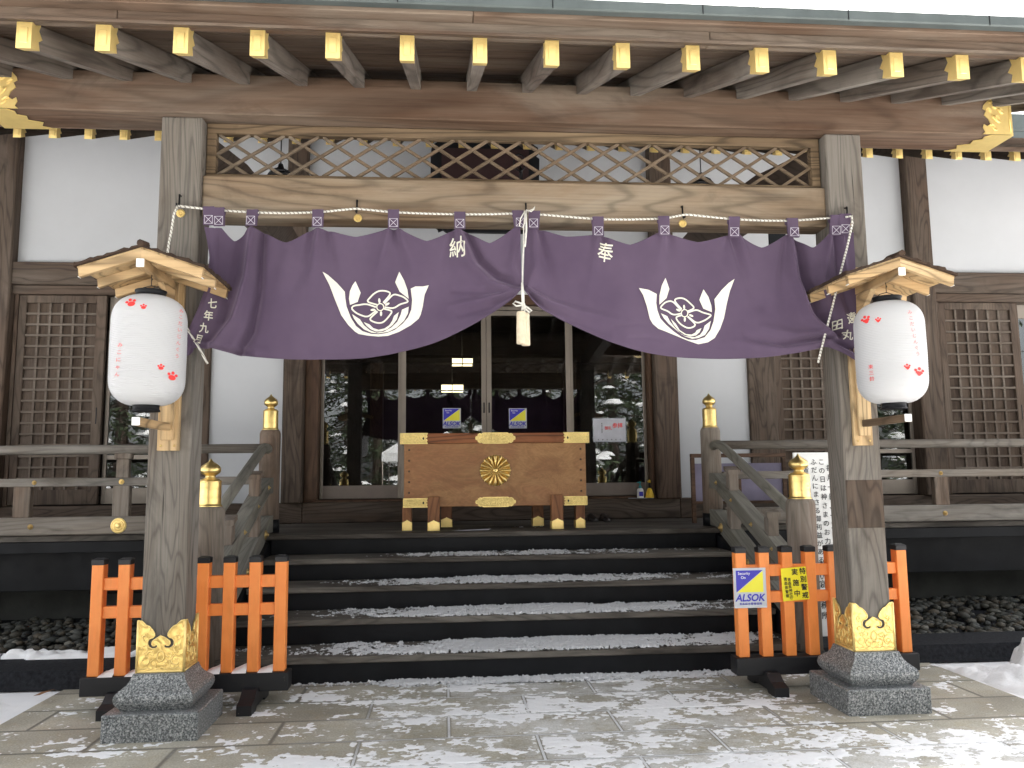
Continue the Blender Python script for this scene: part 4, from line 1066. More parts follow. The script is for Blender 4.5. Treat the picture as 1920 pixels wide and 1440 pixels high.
def crest(body, F, ox, oy, sc, shapes, strokes, cir, stam):
    def f(x, y, off=.006):
        px, py = ox+x/sc, oy+y/sc; P = at(px, py, YC); P.y += cloth_y(px, py, F)-off; return P
    m = MB()
    for sh in shapes:
        d = []
        n = len(sh)
        for i in range(n):                     # rounded, densified outline
            (x0, y0), (x1, y1) = sh[i], sh[(i+1) % n]; k = max(1, int(math.hypot(x1-x0, y1-y0)/60))
            d += [(x0+(x1-x0)*q/k, y0+(y1-y0)*q/k) for q in range(k)]
        xs = [p[0] for p in d]; ys = [p[1] for p in d]
        pts = [Vector((a, b, 0)) for a, b in d]; tr = geometry.tessellate_polygon([pts])
        b = bmesh.new(); vv = [b.verts.new(p) for p in pts]
        for t in tr:
            try: b.faces.new([vv[i] for i in t])
            except ValueError: pass
        for _ in range(3):
            lg = [e for e in b.edges if e.calc_length() > 70]
            if not lg: break
            bmesh.ops.subdivide_edges(b, edges=lg, cuts=1); bmesh.ops.triangulate(b, faces=[q for q in b.faces if len(q.verts) > 3])
        b.verts.index_update()
        m.raw([f(v.co.x, v.co.y) for v in b.verts], [tuple(v.index for v in q.verts) for q in b.faces]); b.free()
    def dens(sh, closed=False):
        d = []; n = len(sh)
        for i in range(n if closed else n-1):
            (x0, y0), (x1, y1) = sh[i], sh[(i+1) % n]; k = max(1, int(math.hypot(x1-x0, y1-y0)/30))
            d += [(x0+(x1-x0)*q/k, y0+(y1-y0)*q/k) for q in range(k)]
        if not closed: d.append(sh[-1])
        for _ in range(2):
            d = [d[0]]+[((d[i-1][0]+2*d[i][0]+d[i+1][0])/4, (d[i-1][1]+2*d[i][1]+d[i+1][1])/4) for i in range(1, len(d)-1)]+[d[-1]] if not closed else d
        return d
    for sh in strokes: m.ribbon([f(*p) for p in dens(sh)], .0090, (0, -1, 0))
    m.ribbon([f(cir[0]+cir[2]*math.cos(a), cir[1]+cir[3]*math.sin(a)) for a in [2*PI*k/24 for k in range(24)]], .0058, (0, -1, 0), True)
    for cx, cy, ang in stam:
        pts = [];
        for k in range(14):
            a = 2*PI*k/14; x, y = 38*math.cos(a), 17*math.sin(a)
            pts.append((cx+x*math.cos(ang)-y*math.sin(ang), cy+x*math.sin(ang)+y*math.cos(ang)))
        m.raw([f(*p) for p in pts], [tuple(range(14))])
    m.build('crest', W['whiteink'], body, False)
cl, clb = make_curtain('shrine_curtain', TL, SL_, BL, FL, 404, 975, 352, 979, 13, 'left half of the purple curtain, white crest and the character for offering beside the tassel')
cr, crb = make_curtain('shrine_curtain', TR, SR_, BR, FR, 985, 1600, 981, 1614, 0, 'right half of the purple curtain, white crest, gathered by the rope near the right pillar')
tabs(cl, FL, TL, SL_, [(393, 0), (412, 0), 475, 597, 738, 862, (974, -4)])
tabs(cr, FR, TR, SR_, [(999, 3), 1120, 1243, 1375, 1483, 1565, 1582])
# the outer edge of the left curtain, turned back on itself
m = MB(); vs = []
edge = [(383, 425, 412, 430), (388, 450, 411, 450), (393, 480, 410, 480), (390, 510, 408, 512), (384, 540, 402, 545), (372, 575, 392, 580), (358, 605, 380, 610), (346, 632, 368, 640), (340, 655, 362, 660), (336, 672, 358, 664)]
NE = 30
for j in range(NE+1):
    t = j/NE*(len(edge)-1); i = min(int(t), len(edge)-2); q = t-i; a, b = edge[i], edge[i+1]; e_ = [a[k]+(b[k]-a[k])*q for k in range(4)]
    for k in range(7):
        w_ = k/6; P = at(e_[0]+(e_[2]-e_[0])*w_, e_[1]+(e_[3]-e_[1])*w_, YC); P.y = YC-.004+.012*math.sin(w_*7+j*.08)*(.4+.6*j/NE); vs.append(P)
m.raw(vs, [(7*j+k, 7*j+k+1, 7*j+k+8, 7*j+k+7) for j in range(NE) for k in range(6)], True); m.build('turned_edge', W['cloth'], cl, False)
crest(clb, FL, 590, 490, 8,
      [[(120, 160), (200, 205), (330, 320), (455, 460), (462, 560), (480, 680), (540, 840), (620, 970), (720, 1050), (850, 1092), (960, 1098), (1080, 1080), (1200, 1030), (1320, 935), (1400, 840), (1450, 720), (1462, 580), (1440, 405), (1510, 375), (1620, 378), (1712, 360), (1650, 500), (1620, 680), (1590, 800), (1560, 860), (1440, 960), (1260, 1060), (1100, 1120), (960, 1132), (800, 1118), (660, 1090), (600, 1050), (500, 950), (400, 810), (300, 560), (220, 350)],
       [(612, 300), (690, 470), (645, 608), (530, 655), (515, 560), (530, 450), (570, 360)], [(1268, 150), (1340, 280), (1390, 420), (1410, 560), (1275, 455), (1208, 315)],
       [(560, 790), (680, 870), (740, 960), (830, 1038), (930, 1074), (1040, 1058), (1150, 995), (1240, 905), (1290, 800), (1310, 725), (1410, 680), (1400, 780), (1340, 890), (1230, 995), (1100, 1062), (960, 1084), (850, 1072), (740, 1022), (650, 940), (590, 860)],
       [(735, 912), (825, 950), (880, 1005), (960, 1030), (1050, 1010), (1120, 960), (1165, 890), (1190, 820), (1262, 762), (1235, 870), (1170, 955), (1090, 1022), (1000, 1054), (920, 1056), (840, 1020), (780, 970)]],
      [[(935, 655), (790, 610), (782, 590), (800, 568), (838, 552), (855, 510), (960, 445), (1080, 445), (1108, 468), (1138, 462), (1145, 490), (1030, 625)],
       [(1045, 640), (1180, 492), (1215, 487), (1245, 512), (1320, 522), (1420, 605), (1260, 650), (1215, 700), (1170, 710), (1050, 690)],
       [(1040, 715), (1168, 745), (1172, 765), (1135, 790), (1110, 840), (1018, 930), (910, 930), (870, 898), (828, 893), (818, 870), (945, 755)],
       [(925, 740), (800, 838), (760, 843), (710, 810), (640, 790), (530, 695), (580, 662), (700, 652), (740, 632), (790, 642), (920, 690)]],
      (985, 690, 52, 52), [(972, 595, 1.5), (1090, 645, -.5), (997, 788, 1.6), (875, 730, -.1)])
crest(crb, FR, 1180, 500, 8.727,
      [[(150, 355), (300, 385), (440, 455), (432, 600), (450, 720), (500, 850), (600, 960), (720, 1060), (850, 1150), (960, 1198), (1080, 1206), (1225, 1160), (1320, 1040), (1370, 900), (1400, 700), (1385, 540), (1500, 390), (1620, 270), (1720, 200), (1640, 400), (1590, 600), (1540, 850), (1480, 1020), (1390, 1170), (1280, 1240), (1120, 1275), (950, 1215), (780, 1140), (600, 1070), (470, 1020), (380, 940), (330, 860), (280, 650), (220, 470)],
       [(583, 190), (648, 370), (602, 520), (482, 630), (485, 480), (520, 320)], [(1207, 375), (1290, 500), (1335, 640), (1345, 748), (1205, 690), (1140, 548)],
       [(508, 768), (615, 815), (660, 900), (750, 1010), (850, 1110), (960, 1165), (1060, 1160), (1150, 1118), (1200, 1050), (1225, 970), (1328, 890), (1300, 1020), (1230, 1122), (1120, 1172), (1020, 1184), (900, 1142), (780, 1052), (640, 940), (560, 850)],
       [(672, 855), (755, 935), (820, 1040), (920, 1105), (1010, 1115), (1070, 1085), (1095, 1045), (1175, 1008), (1140, 1080), (1080, 1130), (990, 1146), (900, 1116), (800, 1048), (720, 950)]],
      [[(935, 740), (1058, 690), (1060, 668), (1030, 637), (1005, 630), (980, 590), (885, 518), (790, 514), (765, 532), (735, 528), (732, 560), (850, 700)],
       [(845, 720), (710, 572), (670, 553), (640, 573), (580, 584), (485, 685), (640, 738), (680, 783), (740, 793), (840, 770)],
       [(850, 800), (752, 822), (747, 850), (790, 885), (810, 930), (930, 1007), (1020, 1007), (1040, 980), (1080, 978), (1082, 950), (945, 820)],
       [(950, 820), (1090, 928), (1140, 932), (1170, 900), (1230, 885), (1350, 795), (1170, 747), (1120, 712), (1080, 708), (955, 755)]],
      (898, 765, 52, 60), [(890, 665, 1.5), (795, 715, .5), (902, 868, 1.6), (1005, 805, .4)])
def cloth_text(body, F, items):
    for ch, px, py, szpx, rot, bold, sx in items:
        m = MB()
        def f(u, v):
            x, y = px+u, py-v; P = at(x, y, YC); P.y += cloth_y(x, y, F)-.006; return P
        put(m, ch, f, szpx, 0, 0, bold, rot=rot, sx=sx)
        m.build('character', W['whiteink'], body, False)
cloth_text(clb, FL, [('納', 858, 465, 40, 0, .014, .80), ('七', 398, 569, 20, -.05, .03, .9), ('年', 391, 592, 20, -.1, .03, .9), ('九', 383, 615, 20, -.1, .03, .9), ('月', 374, 636, 18, -.2, .03, .9)])
cloth_text(crb, FR, [('奉', 1135, 473, 40, -.12, .012, .80), ('田', 1573, 608, 20, .25, .03, .9), ('遠', 1597, 596, 22, .25, .03, .9), ('丸', 1590, 628, 20, -.1, .03, .9)])
# rope and tasselled cord
m = MB(); pts = []
for x in range(333, 1596, 6):
    P = at(x, rope_y_px(x), YC); pts.append(P)
m.tube(pts, .0068, 8)
m.tube([at(*q, YC-.012) for q in ((333, 386), (326, 402), (322, 430), (317, 455), (314, 475))], .0065, 8)
m.tube([at(314, 475, YC-.012), at(312, 492, .02), at(318, 560, -.03), at(352, 618, -.07), at(372, 650, -.07), at(389, 682, -.06)], .0065, 8)
m.tube([at(*q, YC-.03) for q in ((1586, 407), (1597, 405), (1598, 420), (1588, 465), (1575, 515), (1562, 570), (1549, 620), (1540, 655), (1534, 680))], .0068, 8)
single(m, 'curtain_rope', W['rope'], 'white and grey twisted rope the purple curtains hang from, its ends trailing at both pillars', 'rope')
tl = thing('tassel_cord', 'thin white cord with a cream tassel hanging down the middle between the two curtains', 'tassel', at(982, 393, YC-.03))
m = MB(); YT = YC-.045
def atp(seq, y=YT): return [at(a, b, y) for a, b in seq]
m.tube(atp([(988, 393), (984, 400), (982, 430), (981, 480), (979, 532)]), .0035, 6)
m.tube(atp([(990, 394), (996, 397), (1001, 392), (1003, 387), (1000, 392), (992, 395), (986, 394)], YT-.004), .0035, 6)
m.tube(atp([(984, 396), (976, 410), (974, 424), (980, 427), (984, 418), (986, 398)], YT-.006), .0035, 6)
m.tube(atp([(986, 396), (987, 430), (985, 455), (984, 463)], YT-.008), .0055, 6)
m.tube(atp([(979, 530), (980, 548), (981, 572)]), [.006, .010, .009], 8)
m.tube(atp([(980, 572), (968, 574), (962, 569), (966, 565), (978, 569), (982, 573)], YT-.006), .0055, 8)
m.tube(atp([(981, 572), (990, 577), (997, 583), (993, 586), (986, 580), (982, 574)], YT-.006), .0055, 8)
m.tube(atp([(978, 566), (983, 570), (984, 577), (979, 580)], YT-.012), .006, 8)
m.tube(atp([(980, 574), (978, 584)]), .005, 6); m.tube(atp([(982, 574), (984, 586)]), .005, 6)
m.build('cord', W['cord'], tl)
for (px, y0, y1, r0, yy) in ((977, 583, 645, .026, 0), (985, 586, 648, .023, .012)):
    m = MB(); a, b = at(px, y0, YT+yy), at(px+1, y1, YT+yy); h = a.z-b.z; prof = []
    seg = 40; rings = []
    m2 = [(0.15, 1.0), (.75, .985), (.98, .95), (1.0, .90), (.96, .80), (1.02, .5), (1.05, .1), (1.06, .02), (.9, 0)]
    vs = []; fs = []
    for q, (rr, t) in enumerate(m2):
        for k in range(seg):
            an = 2*PI*k/seg; r_ = r0*rr*(1+(.05 if k % 2 else -.03)*(1 if q > 2 else .3))
            vs.append((a.x+(b.x-a.x)*(1-t)+r_*math.cos(an), a.y+r_*math.sin(an), b.z+h*t + (.004*noise.noise(Vector((k, q, px))) if q > 6 else 0)))
    for q in range(len(m2)-1):
        for k in range(seg): fs.append((q*seg+k, q*seg+(k+1) % seg, (q+1)*seg+(k+1) % seg, (q+1)*seg+k))
    fs += [tuple(range(seg)), tuple(range((len(m2)-1)*seg, len(m2)*seg))]
    m.raw(vs, fs, True); m.build('tassel', W['tassel'], tl)

# ================================================================== LANTERN BRACKETS
def bracket(label):
    # built around X = 0 on the pillar face Y = 0
    b = thing('lantern_bracket', label, 'lantern bracket', (0, 0, 1.5), 'lantern brackets on the pillars')
    MB().box(-.058, .058, -.028, -.001, 1.503, 2.585, .003).build('back_board', W['new'], b)
    MB().box(-.034, .034, -.052, -.029, 1.56, 2.46, .003).build('mounting_strip', W['new'], b)
    a = MB().box(-.019, .019, -.495, -.053, 1.612, 1.652, .003).build('lower_arm', W['newY'], b)
    MB().box(-.0195, .0195, -.503, -.495, 1.6115, 1.6525, .002).build('painted_end', W['white'], a)
    a = MB().box(-.019, .019, -.530, -.053, 2.405, 2.448, .003).build('upper_arm', W['newY'], b)
    MB().box(-.0195, .0195, -.538, -.530, 2.4045, 2.4485, .002).build('painted_end', W['white'], a)
    m = MB(); m.poly([(-.016, -.053, 2.24), (-.016, -.053, 2.40), (-.016, -.24, 2.40)], (.032, 0, 0)); m.build('brace', W['newY'], b)
    zr, ze, hw = 2.500, 2.400, .297
    for s in (-1, 1):
        for y, t_ in ((-.525, .030), (-.30, .026), (-.07, .030)):
            m = MB(); h = .046
            m.poly([(0, y, zr-h), (s*hw, y, ze-h), (s*(hw+.006), y, ze), (0, y, zr)], (0, t_, 0))
            r = m.build('roof_rafter', W['newX'], b)
            MB().bar((s*(hw+.003), y+.001, ze-h+.001), (s*(hw+.003), y+t_-.001, ze-h+.001), .004, .004, bev=0).build('painted_end', W['white'], r)
        m = MB(); m.poly([(0, -.52, zr+.001), (s*(hw+.012), -.52, ze+.0), (s*(hw+.012), -.52, ze+.010), (0, -.52, zr+.011)], (0, .50, 0)); m.build('roof_board', W['new'], b)
        m = MB(); rnd = random.Random(4+s)
        nu, nv = 16, 24; vs = []; fs = []
        for j in range(nv+1):
            for i in range(nu+1):
                t = i/nu; edge = (i in (0, nu)) or (j in (0, nv))
                x = s*((hw+.022)*t + (.006*rnd.uniform(-1, 1) if edge else 0)); y = -.545+.54*j/nv + (.006*rnd.uniform(-1, 1) if edge else 0)
                z = zr+.012+(ze-zr)*t + .010*(noise.noise(Vector((x*20, y*12, s)))*.6+.6) + (.006 if i % 4 == 0 else 0)
                vs.append((x, y, z))
        n = len(vs); vs += [(x, y, zr+.0115+(ze-zr)*abs(x)/hw) for x, y, z in vs]
        for j in range(nv):
            for i in range(nu):
                q = (j*(nu+1)+i, j*(nu+1)+i+1, (j+1)*(nu+1)+i+1, (j+1)*(nu+1)+i); fs.append(q); fs.append(tuple(k+n for k in q[::-1]))
        for j in range(nv):
            for i in (0, nu): a_, c_ = j*(nu+1)+i, (j+1)*(nu+1)+i; fs.append((a_, c_, c_+n, a_+n))
        for i in range(nu):
            for j in (0, nv): a_, c_ = j*(nu+1)+i, j*(nu+1)+i+1; fs.append((a_, c_, c_+n, a_+n))
        m.raw(vs, fs); m.build('bark_roofing', W['bark'], b)
    m = MB(); m.tube([(x*.012, -.55+.055*k, zr+.026+.004*math.sin(k*1.7)) for k, x in enumerate((0, 1, -1, 0, 1, 0, -1, 1, 0, 0, 0))], .018, 7); m.build('ridge_bark', W['bark'], b)
    for z in (1.53, 2.56):
        for x in (-.036, .036): MB().lathe([(.006, 0), (.007, -.003), (.003, -.005), (0, -.005)], (x, -.028, z), 10, 'Y').build('screw', W['oldbrass'], b)
    m = MB(); m.tube([(0, -.37, 2.40), (0, -.37, 2.39), (.006, -.37, 2.382), (0, -.37, 2.375)], .002, 5); m.build('hook', W['iron'], b)
    return b
bL = bracket('wooden lantern bracket with bark roof on the left porch pillar')
bR = copy_tree(bL, None, (2.0, 0, 1.5), 'wooden lantern bracket with bark roof on the right porch pillar')
bL.location = (-2.0, 0, 1.5); BASE[bL.name] = Vector((0, 0, 1.5))

arm = [c for c in kids(bR) if c.name.startswith('lower_arm')][0]
arm.data = arm.data.copy(); arm.data.materials[0] = W['oldarm']; arm['label'] = 'dark aged lower arm'
# ================================================================== LANTERNS
LR, LZ0, LZ1 = .184, 1.722, 2.288
def lan_r(t):
    e = abs(2*t-1)
    return LR*(.40+.60*(1-max(0, (e-.50)/.50)**2.6)**.58) * (1-.015*e)
def lantern(cx, cy, face, label, heart, left_txt, cols):
    L = thing('paper_lantern', label, 'lantern', (cx, cy, LZ0), 'white paper lanterns')
    n = 62; prof = []
    for k in range(n*3+1):
        t = k/(n*3); r = lan_r(t); prof.append((r + (-.0022 if k % 3 == 0 else 0), LZ0+(LZ1-LZ0)*t))
    body = MB().lathe(prof, (cx, cy, 0), 56).build('lantern_body', W['paper'], L)
    rr = lan_r(0)*.92
    for z0, z1, nm in ((LZ1-.006, LZ1+.032, 'top_ring'), (LZ0-.032, LZ0+.006, 'bottom_ring')):
        rr = LR*(.40 if z0 > 2 else .345)
        MB().lathe([(rr-.01, z0), (rr+.004, z0), (rr+.004, z0+.008), (rr, z0+.010), (rr, z1-.008), (rr+.004, z1-.006), (rr+.004, z1), (rr-.01, z1)], (cx, cy, 0), 40).build(nm, W['black'], L)
    m = MB(); m.tube([(cx-rr, cy, LZ1+.03), (cx-rr*.6, cy, LZ1+.05), (cx, cy, LZ1+.06), (cx+rr*.6, cy, LZ1+.05), (cx+rr, cy, LZ1+.03)], .0025, 6)
    m.tube([(cx, cy, LZ1+.06), (cx, cy, 2.405)], .0022, 6); m.tube([(cx, cy, LZ0-.03), (cx+.004, cy-.01, LZ0-.05), (cx, cy-.01, 1.655)], .0018, 6)
    m.build('hanger_wire', W['iron'], L)
    def f(u, v, off=.0022):                      # u along the surface (seen flat), v height above the middle
        z = (LZ0+LZ1)/2+v; t = min(1, max(0, (z-LZ0)/(LZ1-LZ0))); r = lan_r(t)+off
        a = face + math.asin(max(-1, min(1, u/(r+1e-6))))
        return (cx+r*math.sin(a), cy-r*math.cos(a), z)
    def blob(m, u, v, a, b, rot, hrt=False):
        pts = []
        for k in range(20):
            th = 2*PI*k/20; x, y = a*math.cos(th), b*math.sin(th)
            if hrt: y += b*.45*(1-abs(math.cos(th)))*(-1 if y > 0 else .0)*1.0 + (b*.2 if y > 0 else -b*.15); x *= 1.0 if y > -.3*b else .62
            pts.append(f(u+x*math.cos(rot)-y*math.sin(rot), v+x*math.sin(rot)+y*math.cos(rot)))
        m.raw(pts, [tuple(range(20))])
    def paw(u, v, s, rot):
        m = MB(); c, q = math.cos(rot), math.sin(rot)
        def R2(x, y): return u+(x*c-y*q)*s, v+(x*q+y*c)*s
        blob(m, *R2(0, -.1), .62*s, .46*s, rot, heart)
        for x, y, a, b in ((-.62, .42, .26, .25), (0, .74, .27, .30), (.62, .42, .26, .25)): blob(m, *R2(x, y), a*s, b*s, rot)
        m.build('paw_print', W['redink'], body, False)
    k_ = .00276
    for (px, py, s, rot) in cols['paws']: s *= 1.32; paw((px-cols['cx'])*k_, (658-py)*k_, s, rot)
    m = MB(); t8 = 'みこだいじんぐう'; (u0, v0), (u1, v1) = cols['right']
    for i, ch in enumerate(t8):
        q = i/7; put(m, ch, f, .024, (u0+(u1-u0)*q-cols['cx'])*k_, (658-(v0+(v1-v0)*q))*k_, -.008, sx=.95)
    m.build('lettering', W['pinkink'], body, False)
    m = MB(); (u0, v0), (u1, v1) = cols['left']; n_ = len(left_txt)
    for i, ch in enumerate(left_txt):
        q = i/(n_-1); put(m, ch, f, .026 if n_ < 5 else .024, (u0+(u1-u0)*q-cols['cx'])*k_, (658-(v0+(v1-v0)*q))*k_, .002)
    m.build('lettering', W['pinkink'] if n_ > 3 else W['redink'], body, False)
    return L
lantern(-2.0, -.37, R(19.8), 'white lantern with red paw prints and rounded pads hanging left, beside the left pillar', False, 'みこにゃん',
        dict(cx=283, paws=[(251, 581, .0215, .25), (271.5, 588.5, .0135, 0), (304.5, 697, .0145, 0), (324, 712, .0215, -.15)], right=((336, 585), (331, 672)), left=((236, 657), (233, 710))))
lantern(2.0, -.37, R(-30.2), 'white lantern with red paw prints and heart-shaped pads hanging right, beside the right pillar', True, '来三鈴',
        dict(cx=1672, paws=[(1632, 597, .0215, .3), (1654, 601, .0135, 0), (1700, 697, .0145, .1), (1720, 707, .0215, -.1)], right=((1711, 588), (1720, 670)), left=((1635, 691), (1636, 715))))

# ================================================================== ORANGE FENCES
def fence(x0, label, snow):
    F = thing('picket_fence', label, 'fence', (x0+.54, .5, 0), 'orange picket fences beside the pillars')
    y0, y1 = .465, .535
    fx0 = x0-.075; fx1 = x0+7*.153+.075
    base = MB().box(x0-.062, x0+7*.153+.062, .44, .56, .092, .198, .004).build('base_rail', W['blackwood'], F)
    for z0, z1 in ((.692, .765), (.528, .598)):
        MB().box(x0-.02, x0+7*.153+.02, .482, .520, z0, z1, .003).build('cross_rail', W['orange'], F)
    for k in range(8):
        x = x0+k*.153; m = MB().box(x-.034, x+.034, y0, y1, .198, .846, .004)
        p = m.build('picket', W['orange'], F)
        c = MB(); c.box(x-.036, x+.036, y0-.002, y1+.002, .842, .874, .002)
        vs = [(x-.036, y0-.002, .874), (x+.036, y0-.002, .874), (x+.036, y1+.002, .874), (x-.036, y1+.002, .874), (x-.02, .5, .884), (x+.02, .5, .884)]
        c.raw(vs, [(0, 1, 5, 4), (1, 2, 5), (2, 3, 4, 5), (3, 0, 4)]); c.build('black_cap', W['blackwood'], p)
    for x in (x0+.15, x0+.92):
        m = MB(); pr_ = [(.27, 0), (.27, .055), (.34, .075), (.40, .115), (.44, .120), (.56, .120), (.60, .115), (.66, .075), (.73, .055), (.73, 0), (.62, 0), (.60, .02), (.40, .02), (.38, 0)]
        m.poly([(x-.043, y, z) for y, z in pr_], (.086, 0, 0)); m.build('foot', W['blackwood'], F)
    return F
fence(-2.541, 'orange picket fence with black caps standing behind the left porch pillar', True)
fence(1.402, 'orange picket fence with black caps and two notices behind the right porch pillar', False)
m = MB(); rnd = random.Random(11)
for k in range(7):
    x = -2.541+k*.153+.0765; vs = []; fs = []; nx, ny = 10, 10
    hk = .028+.030*rnd.random()
    for j in range(ny+1):
        for i in range(nx+1):
            xx = x-.043+.086*i/nx; yy = .443+.114*j/ny; t = j/ny
            h = hk*(.25+.75*i/nx)*(math.sin(min(1, t*1.25)*PI*.5))*(1-.5*max(0, t-.8)/.2) + .004*noise.noise(Vector((xx*60, yy*60, 3)))
            if j == 0: h = 0
            vs.append((xx, yy, .1985+max(0, h)))
    fs = [(j*(nx+1)+i, j*(nx+1)+i+1, (j+1)*(nx+1)+i+1, (j+1)*(nx+1)+i) for j in range(ny) for i in range(nx)]
    m.raw(vs, fs, True)
single(m, 'fence_snow', W['snow'], 'small drifts of snow between the pickets of the left orange fence', 'snow', 'stuff')
def at_plane(Y): return lambda u, v: (u, Y, v)
# security notice on the fence
def security(name, x0, x1, z0, z1, Y, label, border, group=None):
    S_ = thing(name, label, 'sign', ((x0+x1)/2, Y, z0), group); e = .0012
    if border: MB().box(x0-.008, x1+.008, Y-.0005, Y+.002, z0-.010, z1+.008, 0).build('clear_sleeve', W['signgrey'], S_)
    MB().box(x0, x1, Y-.0025, Y-.0005, z0, z1, 0).build('sheet', W['signgrey'], S_)
    w_, h_ = x1-x0, z1-z0; a, b, c, d = x0+w_*.04, x1-w_*.06, z0+h_*.38, z1-h_*.03
    y = Y-.0035
    MB().raw([(a, y, c), (b, y, d), (a, y, d)], [(0, 1, 2)]).build('blue_triangle', W['blue'], S_)
    MB().raw([(a+w_*.03, y, c), (b, y, c), (b, y, d-h_*.02)], [(0, 1, 2)]).build('yellow_triangle', W['yellow'], S_)
    m = MB(); f = at_plane(y-.0008)
    put(m, 'Security', f, h_*.105, a+w_*.27, d-h_*.09, .012); put(m, 'On', f, h_*.105, a+w_*.24, d-h_*.19, .012); m.build('small_lettering', W['white'], S_, False)
    m = MB(); put(m, 'ALSOK', f, w_*.315, (x0+x1)/2, z0+h_*.235, .05, shear=.22, sx=.98); m.build('large_lettering', W['blue'], S_, False)
    m = MB()
    column_txt = '青森綜合警備保障'
    for i, ch in enumerate(column_txt): put(m, ch, f, w_*.085, x0+w_*(.16+.095*i), z0+h_*.07, .015)
    m.build('company_line', W['blue'], S_, False)
    return S_
security('security_sign', 1.352, 1.548, .512, .742, .455, 'silver security notice with blue and yellow triangles on the right orange fence', True)
security('security_sticker', -.50, -.295, 1.905, 2.135, 4.575, 'security sticker on the left of the two middle glass doors', False, 'stickers on the glass doors')
security('security_sticker', .258, .463, 1.90, 2.13, 4.575, 'security sticker on the right of the two middle glass doors', False, 'stickers on the glass doors')
ys_ = thing('warning_sign', 'yellow notice in black Japanese lettering fixed across the pickets of the right orange fence', 'sign', (1.745, .455, .545))
m = MB(); m.poly([(1.657, .456, .742), (1.822, .456, .752), (1.838, .456, .548), (1.664, .456, .537)], (0, .002, 0)); m.build('sheet', W['signyellow'], ys_)
f = at_plane(.4535); m = MB()
column(m, '特別警戒', f, .043, 1.7985, .724, .050, .03, .0035)
column(m, '実施中', f, .043, 1.7465, .719, .0665, .03, .005)
m.build('large_lettering', W['blackink'], ys_, False)
m = MB(); column(m, '青森県神社庁', f, .023, 1.7085, .672, .0225, .02, .002); column(m, '青森県警察', f, .023, 1.684, .675, .026, .02, .002)
m.build('small_lettering', W['blackink'], ys_, False)

# ================================================================== WHITE SIGNBOARD
sb = thing('notice_board', 'tall white board of handwritten black Japanese columns leaning behind the right pillar', 'signboard', (2.52, 1.5, 0))
tilt = .06
def fb(u, v): return (2.283+u+ .0*v, 1.50+tilt*v-.0035, .10+v)
m = MB(); m.poly([(2.283, 1.50, .10), (2.76, 1.50, .10), (2.76, 1.50+tilt*1.41, 1.51), (2.283, 1.50+tilt*1.41, 1.51)], (0, .02, 0)); m.build('board', W['white'], sb)
m = MB(); m.box(2.30, 2.33, 1.52, 1.56, 0, .5, .002); m.box(2.70, 2.73, 1.52, 1.56, 0, .5, .002); m.bar((2.32, 1.62, 1.2), (2.32, 1.95, 0), .03, .03); m.bar((2.72, 1.62, 1.2), (2.72, 1.95, 0), .03, .03); m.build('stand', W['greyZ'], sb)
m = MB(); st_ = .0745
column(m, '毎月一日、十五日は', fb, .056, .285, 1.285, st_, .012)
column(m, 'この日は神さまのお力がもっとも', fb, .052, .222, 1.335, st_*.92, .012)
column(m, 'ふだんにまさる御利益があるといい', fb, .052, .158, 1.335, st_*.85, .012)
column(m, '皆様お誘いあわせの上、ご参拝下さい', fb, .050, .090, 1.275, st_*.80, .012)
m.build('lettering', W['blackink'], sb, False)
m = MB(); column(m, '大神宮社務所', fb, .06, .155, .44+.11, .078, .012); 
m.build('signature', W['blackink'], sb, False)

# ================================================================== OFFERING BOX
ob = thing('offering_box', 'large brown wooden offering box with a gilt chrysanthemum on top of the stairs', 'offering box', (0, 3.15, H))
by0, by1 = 2.885, 3.50
MB().box(-.853, .843, by0, by1, 1.078, 1.66, .004).build('body', W['box'], ob)
rl = MB(); rl.box(-.882, .868, by0-.03, by0+.05, 1.658, 1.752, .005); rl.box(-.882, .868, by1-.05, by1+.03, 1.658, 1.752, .005); rl.box(-.882, -.80, by0+.05, by1-.05, 1.6585, 1.7515, .004); rl.box(.786, .868, by0+.05, by1-.05, 1.6585, 1.7515, .004)
rail = rl.build('top_rail', W['boxrail'], ob)
gr = MB()
for k in range(11): gr.bar((-.79, by0+.075+k*.047, 1.70), (.78, by0+.075+k*.047, 1.70), .018, .03, bev=.002)
gr.build('grate', W['boxrail'], ob)
def corner_plate(x0, x1, z0, z1, y, s, par):
    w_ = x1-x0
    if s < 0: pts = [(x0, z0), (x1, z0), (x1-.014, z0+(z1-z0)*.22), (x1-.004, z0+(z1-z0)*.34), (x1-.022, z0+(z1-z0)*.5), (x1-.004, z0+(z1-z0)*.66), (x1-.014, z0+(z1-z0)*.78), (x1, z1), (x0, z1)]
    else: pts = [(x1, z0), (x0, z0), (x0+.014, z0+(z1-z0)*.22), (x0+.004, z0+(z1-z0)*.34), (x0+.022, z0+(z1-z0)*.5), (x0+.004, z0+(z1-z0)*.66), (x0+.014, z0+(z1-z0)*.78), (x0, z1), (x1, z1)]
    m = MB(); m.poly([(x, y-.004, z) for x, z in pts], (0, .005, 0))
    if s < 0: m.box(x0-.003, x0+.001, y-.004, y+.10, z0, z1, 0)
    else: m.box(x1-.001, x1+.003, y-.004, y+.10, z0, z1, 0)
    o = m.build('corner_plate', W['goldbox'], par)
    r = MB(); r.ribbon([(x, y-.0055, z) for x, z in pts], .004, (0, -1, 0), True); r.build('rim', W['brass'], o)
    xc = x1-.04 if s < 0 else x0+.04; 
    h = MB(); h.raw([(xc+.010*math.cos(a)*(1 if math.cos(a)*s > 0 else .5), y-.0056, (z0+z1)/2+.012*math.sin(a)) for a in [2*PI*k/12 for k in range(12)]], [tuple(range(12))]); h.build('cutout', W['iron'], o)
